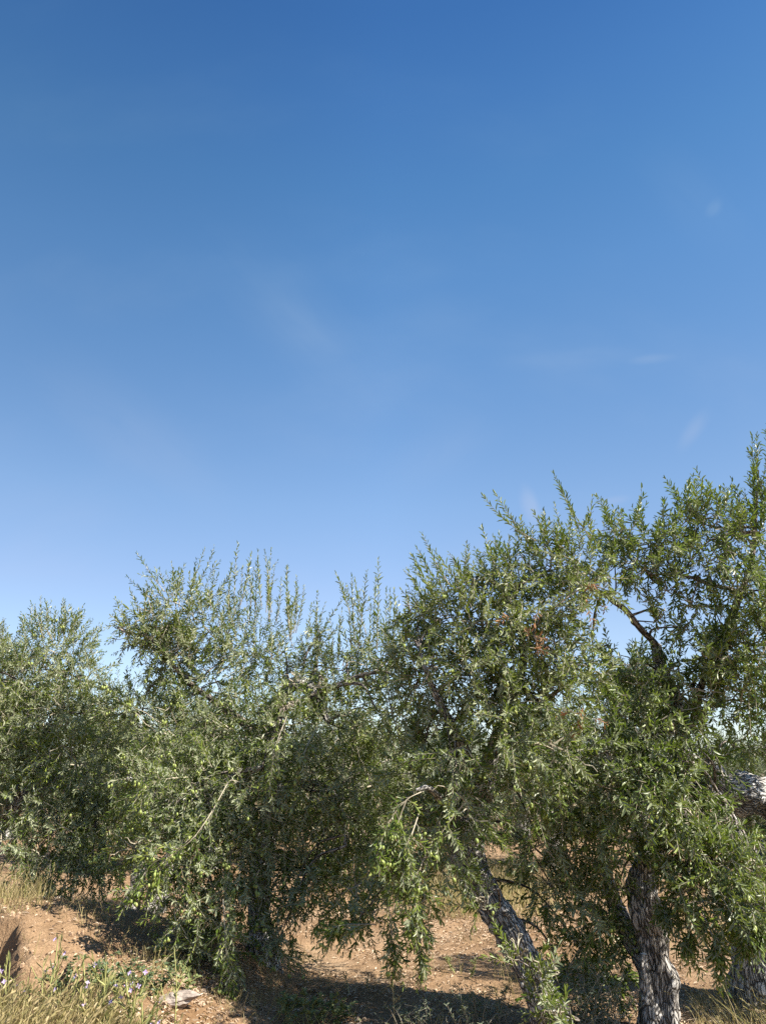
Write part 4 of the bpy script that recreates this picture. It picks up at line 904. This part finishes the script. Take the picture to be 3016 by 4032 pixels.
# tall pale grass behind the leaning trunk and other far clumps
n = 2600; y = rng.uniform(9.5, 14, n); x = rng.normal(.12, .05, n) * y + rng.normal(0, .12, n)
grass('dry_grass', np.stack([x, y, H(x, y)], -1), .12, .55, M_STRAW, .45, (0, 0), .004, .2)
n = 2200; y = rng.uniform(8.2, 13, n); x = rng.normal(.47, .06, n) * y
grass('dry_grass', np.stack([x, y, H(x, y)], -1), .08, .30, M_STRAW, .3, (0, 0), .004, .2)
# grass in the right foreground
n = 2600; y = rng.uniform(4.2, 6.4, n); x = rng.uniform(.36, .56, n) * y
grass('dry_grass', np.stack([x, y, H(x, y)], -1), .03, .16, M_STRAW, .3, (-.2, 0), .0022, .1)
n = 90; y = rng.uniform(4.4, 5.9, n); x = rng.uniform(.40, .54, n) * y
grass('dry_grass', np.stack([x, y, H(x, y)], -1), .25, .50, M_STRAW, .55, (-.35, 0), .0022, .8)
# sparse tufts across the middle
n = 1500; cxs = rng.uniform(-.45, .3, 60); cys = rng.uniform(5.0, 8.5, 60); k = rng.integers(0, 60, n)
y = cys[k] + rng.normal(0, .09, n); x = cxs[k] * cys[k] + rng.normal(0, .10, n)
grass('dry_grass', np.stack([x, y, H(x, y)], -1), .04, .18, M_STRAW, .3, (0, 0), .002, .2)

# ------------------------------------------------------------------ single plants
def weed_flower(px, py, d, hpx, label, nb=5, nf=7):
    """branched stem with narrow pods and small four petalled purple flowers"""
    top = P(px, py - hpx, d); b = P(px, py, d); b[2] = min(b[2], float(H(b[0], b[1]))) if False else float(H(b[0], b[1])) - .01
    if top[2] < b[2] + .1: top[2] = b[2] + .1
    t = empty('flowering_weed', Vector(b), label, 'weed', 'purple flowered weeds on the near bank')
    mb = MB(); ends = []
    main = np.array([b, b * .6 + top * .4 + rng.normal(0, .01, 3), top])
    w = catmull(main, 14); tube(mb, main, [.0032, .0026, .0014], n=12, seg=6, mat=0); ends.append(w)
    hgt = top[2] - b[2]
    for k in range(nb):
        s = w[rng.integers(3, 11)]; e = s + np.array([rng.normal(0, .35), rng.normal(0, .25), rng.uniform(.35, .75)]) * hgt * .62
        mm = (s + e) / 2 + np.array([(e - s)[0] * .2, 0, -.01])
        pts = np.array([s, mm, e]); tube(mb, pts, [.0022, .0018, .0010], n=9, seg=5, mat=0); ends.append(catmull(pts, 12))
    mb.build('stem', M_STEM, t, True)
    pm = MB(); bb = []; dd = []
    for w in ends:
        tg = nrm(np.gradient(w, axis=0))
        for k in range(3, len(w)):
            for r in range(2):
                bb.append(w[k]); dd.append(tg[k] * .9 + rng.normal(0, .42, 3))
    bb = np.array(bb); dd = np.array(dd); n = len(bb)
    add_leaves(pm, bb, dd, rng.normal(size=(n, 3)), rng.uniform(.018, .034, n), np.full(n, .0034), rng.random(n) * .9, np.full(n, .85))
    low = np.repeat(np.array([b + np.array([0, 0, .02])]), 9, 0); dl = rng.normal(size=(9, 3)); dl[:, 2] = np.abs(dl[:, 2]) * .4
    add_leaves(pm, low, dl, np.tile([0, 0, 1.0], (9, 1)), rng.uniform(.03, .06, 9), np.full(9, .012), rng.random(9), np.zeros(9))
    pm.build('leaves', M_WEED, t)
    for w in (ends * 3)[:nf]:
        c = w[-1 if rng.random() < .6 else -3] + rng.normal(0, .008, 3); ax = nrm(rng.normal(0, .5, 3) + np.array([0, -.5, .7]))
        u = nrm(np.cross(ax, [.3, .2, .9])); v = np.cross(ax, u); fm = MB()
        ang = np.arange(4) * np.pi / 2 + rng.random()
        pd = u[None] * np.cos(ang)[:, None] + v[None] * np.sin(ang)[:, None] + ax * .35
        add_leaves(fm, np.tile(c, (4, 1)), pd, np.tile(ax, (4, 1)), np.full(4, .0072), np.full(4, .0052), np.zeros(4), np.zeros(4), curl=.1)
        fm.build('flower', M_PETAL, t)

for args in ((230, 3900, 2.35, 200, 'tall purple flowered weed in front of the dark hollow at lower left', 7, 8), (40, 3900, 2.3, 110, 'small purple flowered weed at the lower left corner', 4, 4), (330, 3935, 2.35, 150, 'slender weed with lilac flowers beside the tall one on the grassy bank', 5, 6),
             (420, 3985, 2.2, 190, 'weed with two tall curved flower stalks in front of the shaded ditch', 6, 7), (495, 4010, 2.2, 170, 'bushy purple flowered weed at the right end of the grassy bank', 6, 8), (560, 4035, 2.1, 90, 'low lilac flowered weed at the bottom edge, rightmost on the bank', 4, 4)):
    weed_flower(*args)

def stalk(px, py, d, hpx, label, leafy=.5, col=M_STEM, leafm=M_WEED, name='tall_weed', nb=4, tint=.3):
    b = base_at(px, py, d); top = P(px + rng.normal(0, 12), py - hpx, d)
    t = empty(name, b, label, 'weed', 'weeds on the orchard floor')
    b = np.array(b); mb = MB(); pts = np.array([b, b * .5 + top * .5 + rng.normal(0, .012, 3), top])
    tube(mb, pts, [.0045, .0035, .0015], n=14, seg=6); ws = [catmull(pts, 16)]
    for k in range(nb):
        s = ws[0][rng.integers(5, 13)]; e = s + np.array([rng.normal(0, .4), rng.normal(0, .3), rng.uniform(.3, .7)]) * (top[2] - b[2]) * .4
        pp = np.array([s, (s + e) / 2, e]); tube(mb, pp, [.0022, .002, .001], n=6, seg=5); ws.append(catmull(pp, 8))
    mb.build('stem', col, t, True)
    w = np.concatenate([x[2:] for x in ws]); k = rng.integers(0, len(w), int(60 * leafy) + 8)
    pm = MB(); dl = rng.normal(size=(len(k), 3)); dl[:, 2] = np.abs(dl[:, 2]) * .7
    add_leaves(pm, w[k], dl, np.tile([0, -.3, 1.0], (len(k), 1)) + rng.normal(0, .3, (len(k), 3)), rng.uniform(.015, .04, len(k)), rng.uniform(.004, .010, len(k)), rng.random(len(k)) * .9, np.full(len(k), tint))
    pm.build('leaves', leafm, t)

stalk(690, 4028, hit(690, 4028)[1], 300, 'tall thin green stalk rising past the pale stone in front of hanging foliage', .8, nb=7)
for px, py, h, lab in ((1790, 3830, 60, 'short upright green weed in the shade band, left of its twin by the leaning trunk'), (1850, 3845, 70, 'short upright green weed nearest to the leaning trunk'), (1375, 3930, 90, 'dry straw coloured weed on the shade edge at bottom centre'), (1450, 3925, 100, 'dry leafless weed right beside another dry one at bottom centre'), (1555, 4040, 230, 'bare thin dry stalk standing at bottom centre under the hanging strands')):
    ang = math.atan((py - CY) / FPX) - PITCH; dd = CAM_Z / math.tan(ang)
    dry = 'dry' in lab
    stalk(px, py, dd, h, lab, .2 if dry else .9, M_STRAWSTEM if dry else M_STEM, M_STRAW if dry else M_WEED, nb=2 if dry else 1)

def bush(px, py, d, rx, ry, n, label, name, cat, leafl, leafw, mat, tint, group=None):
    b = base_at(px, py, d); t = empty(name, b, label, cat, group)
    bb = np.array(b); mb = MB(); pm = MB(); k = max(6, n // 12)
    for i in range(k):
        e = bb + np.array([rng.normal(0, .55) * rx * mpp(d), rng.normal(0, .4) * rx * mpp(d), 0]); e[2] = max(bb[2], float(H(e[0], e[1]))) + rng.uniform(.3, 1) * ry * mpp(d)
        b0 = bb + np.array([rng.normal(0, .40) * rx * mpp(d), rng.normal(0, .2) * rx * mpp(d), 0]); b0[2] = H(b0[0], b0[1]) - .01
        md = (b0 + e) / 2 + rng.normal(0, .035, 3); m3 = (md + e) / 2 + rng.normal(0, .02, 3)
        tube(mb, np.array([b0, md, m3, e]), [.0026, .0020, .0014, .0007], n=10, seg=5)
        w = catmull(np.array([b0, md, m3, e]), 14)
        q = rng.integers(4, 14, n // k + 2); dl = rng.normal(size=(len(q), 3)); dl[:, 2] = np.abs(dl[:, 2]) * .6
        add_leaves(pm, w[q], dl, np.tile([0, -.2, 1.0], (len(q), 1)) + rng.normal(0, .3, (len(q), 3)), leafl * rng.uniform(.7, 1.2, len(q)), leafw * rng.uniform(.8, 1.2, len(q)), rng.random(len(q)) * .9, np.full(len(q), tint))
    mb.build('stem', M_TWIG if name == 'shrub' else M_STEM, t, True); pm.build('leaves', mat, t)

bush(560, 3900, hit(560, 3900)[1] - .12, 120, 85, 330, 'dark bramble at the right end of the shaded hollow at lower left', 'bramble', 'bramble', .028, .016, M_BRAMBLE, 0, 'brambles in the hollow')
bush(400, 3850, hit(400, 3850)[1] - .12, 120, 75, 330, 'dark bramble in the middle of the shaded hollow behind the purple flowers', 'bramble', 'bramble', .027, .016, M_BRAMBLE, 0, 'brambles in the hollow')
bush(250, 3800, hit(250, 3800)[1] - .12, 100, 60, 220, 'low dark bramble at the left end of the hollow under the earth edge', 'bramble', 'bramble', .026, .015, M_BRAMBLE, 0, 'brambles in the hollow')
bush(1120, 4050, 5.6, 70, 90, 110, 'leafy green weed at the bottom edge left of centre', 'leafy_weed', 'weed', .035, .018, M_WEED, .2, 'leafy weeds along the bottom edge')
bush(1230, 4040, 5.65, 90, 100, 170, 'broad leafy green weed, the largest along the bottom edge', 'leafy_weed', 'weed', .04, .022, M_WEED, .2, 'leafy weeds along the bottom edge')
bush(1340, 4000, 5.8, 50, 60, 50, 'small leafy weed with few round leaves at bottom centre', 'leafy_weed', 'weed', .04, .026, M_WEED, .1, 'leafy weeds along the bottom edge')
bush(745, 3915, hit(745, 3915)[1], 60, 70, 40, 'small round leaved weed just behind the pale stone', 'leafy_weed', 'weed', .035, .026, M_WEED, .15, 'leafy weeds along the bottom edge')
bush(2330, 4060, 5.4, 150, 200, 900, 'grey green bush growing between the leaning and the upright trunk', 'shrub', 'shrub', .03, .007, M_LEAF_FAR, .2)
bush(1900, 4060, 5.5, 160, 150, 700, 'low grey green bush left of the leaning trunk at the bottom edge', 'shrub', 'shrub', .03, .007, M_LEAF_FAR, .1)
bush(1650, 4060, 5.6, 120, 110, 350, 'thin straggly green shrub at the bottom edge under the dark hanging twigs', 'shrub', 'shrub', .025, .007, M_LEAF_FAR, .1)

# pale stone
b = Vector(hit(698, 3958)[0])
mb = MB(); vv, q, tr = ellipsoid_mesh('s', 1, 1, None, 28, 18)
for k in range(len(vv)):
    p = Vector(vv[k]); f = 1 + .28 * mnoise.fractal(p * 1.6 + Vector((4, 2, 7)), 1, 2, 4)
    vv[k] = np.array(p * f) * (.115, .06, .042)
    vv[k][2] = vv[k][2] * (1 - .35 * vv[k][0] / .12)
cz, sz = math.cos(.22), math.sin(.22)
v2 = vv.copy(); v2[:, 0] = vv[:, 0] * cz - vv[:, 2] * sz; v2[:, 2] = vv[:, 0] * sz + vv[:, 2] * cz
mb.add(v2 + np.array(b) + np.array([0, 0, .026]), q, tr)
o = mb.build('stone', M_STONE, None, True); tag(o, 'pale angular stone lying on the dry earth at lower left', 'stone')
o.data.polygons.foreach_set('use_smooth', np.zeros(len(o.data.polygons), bool))
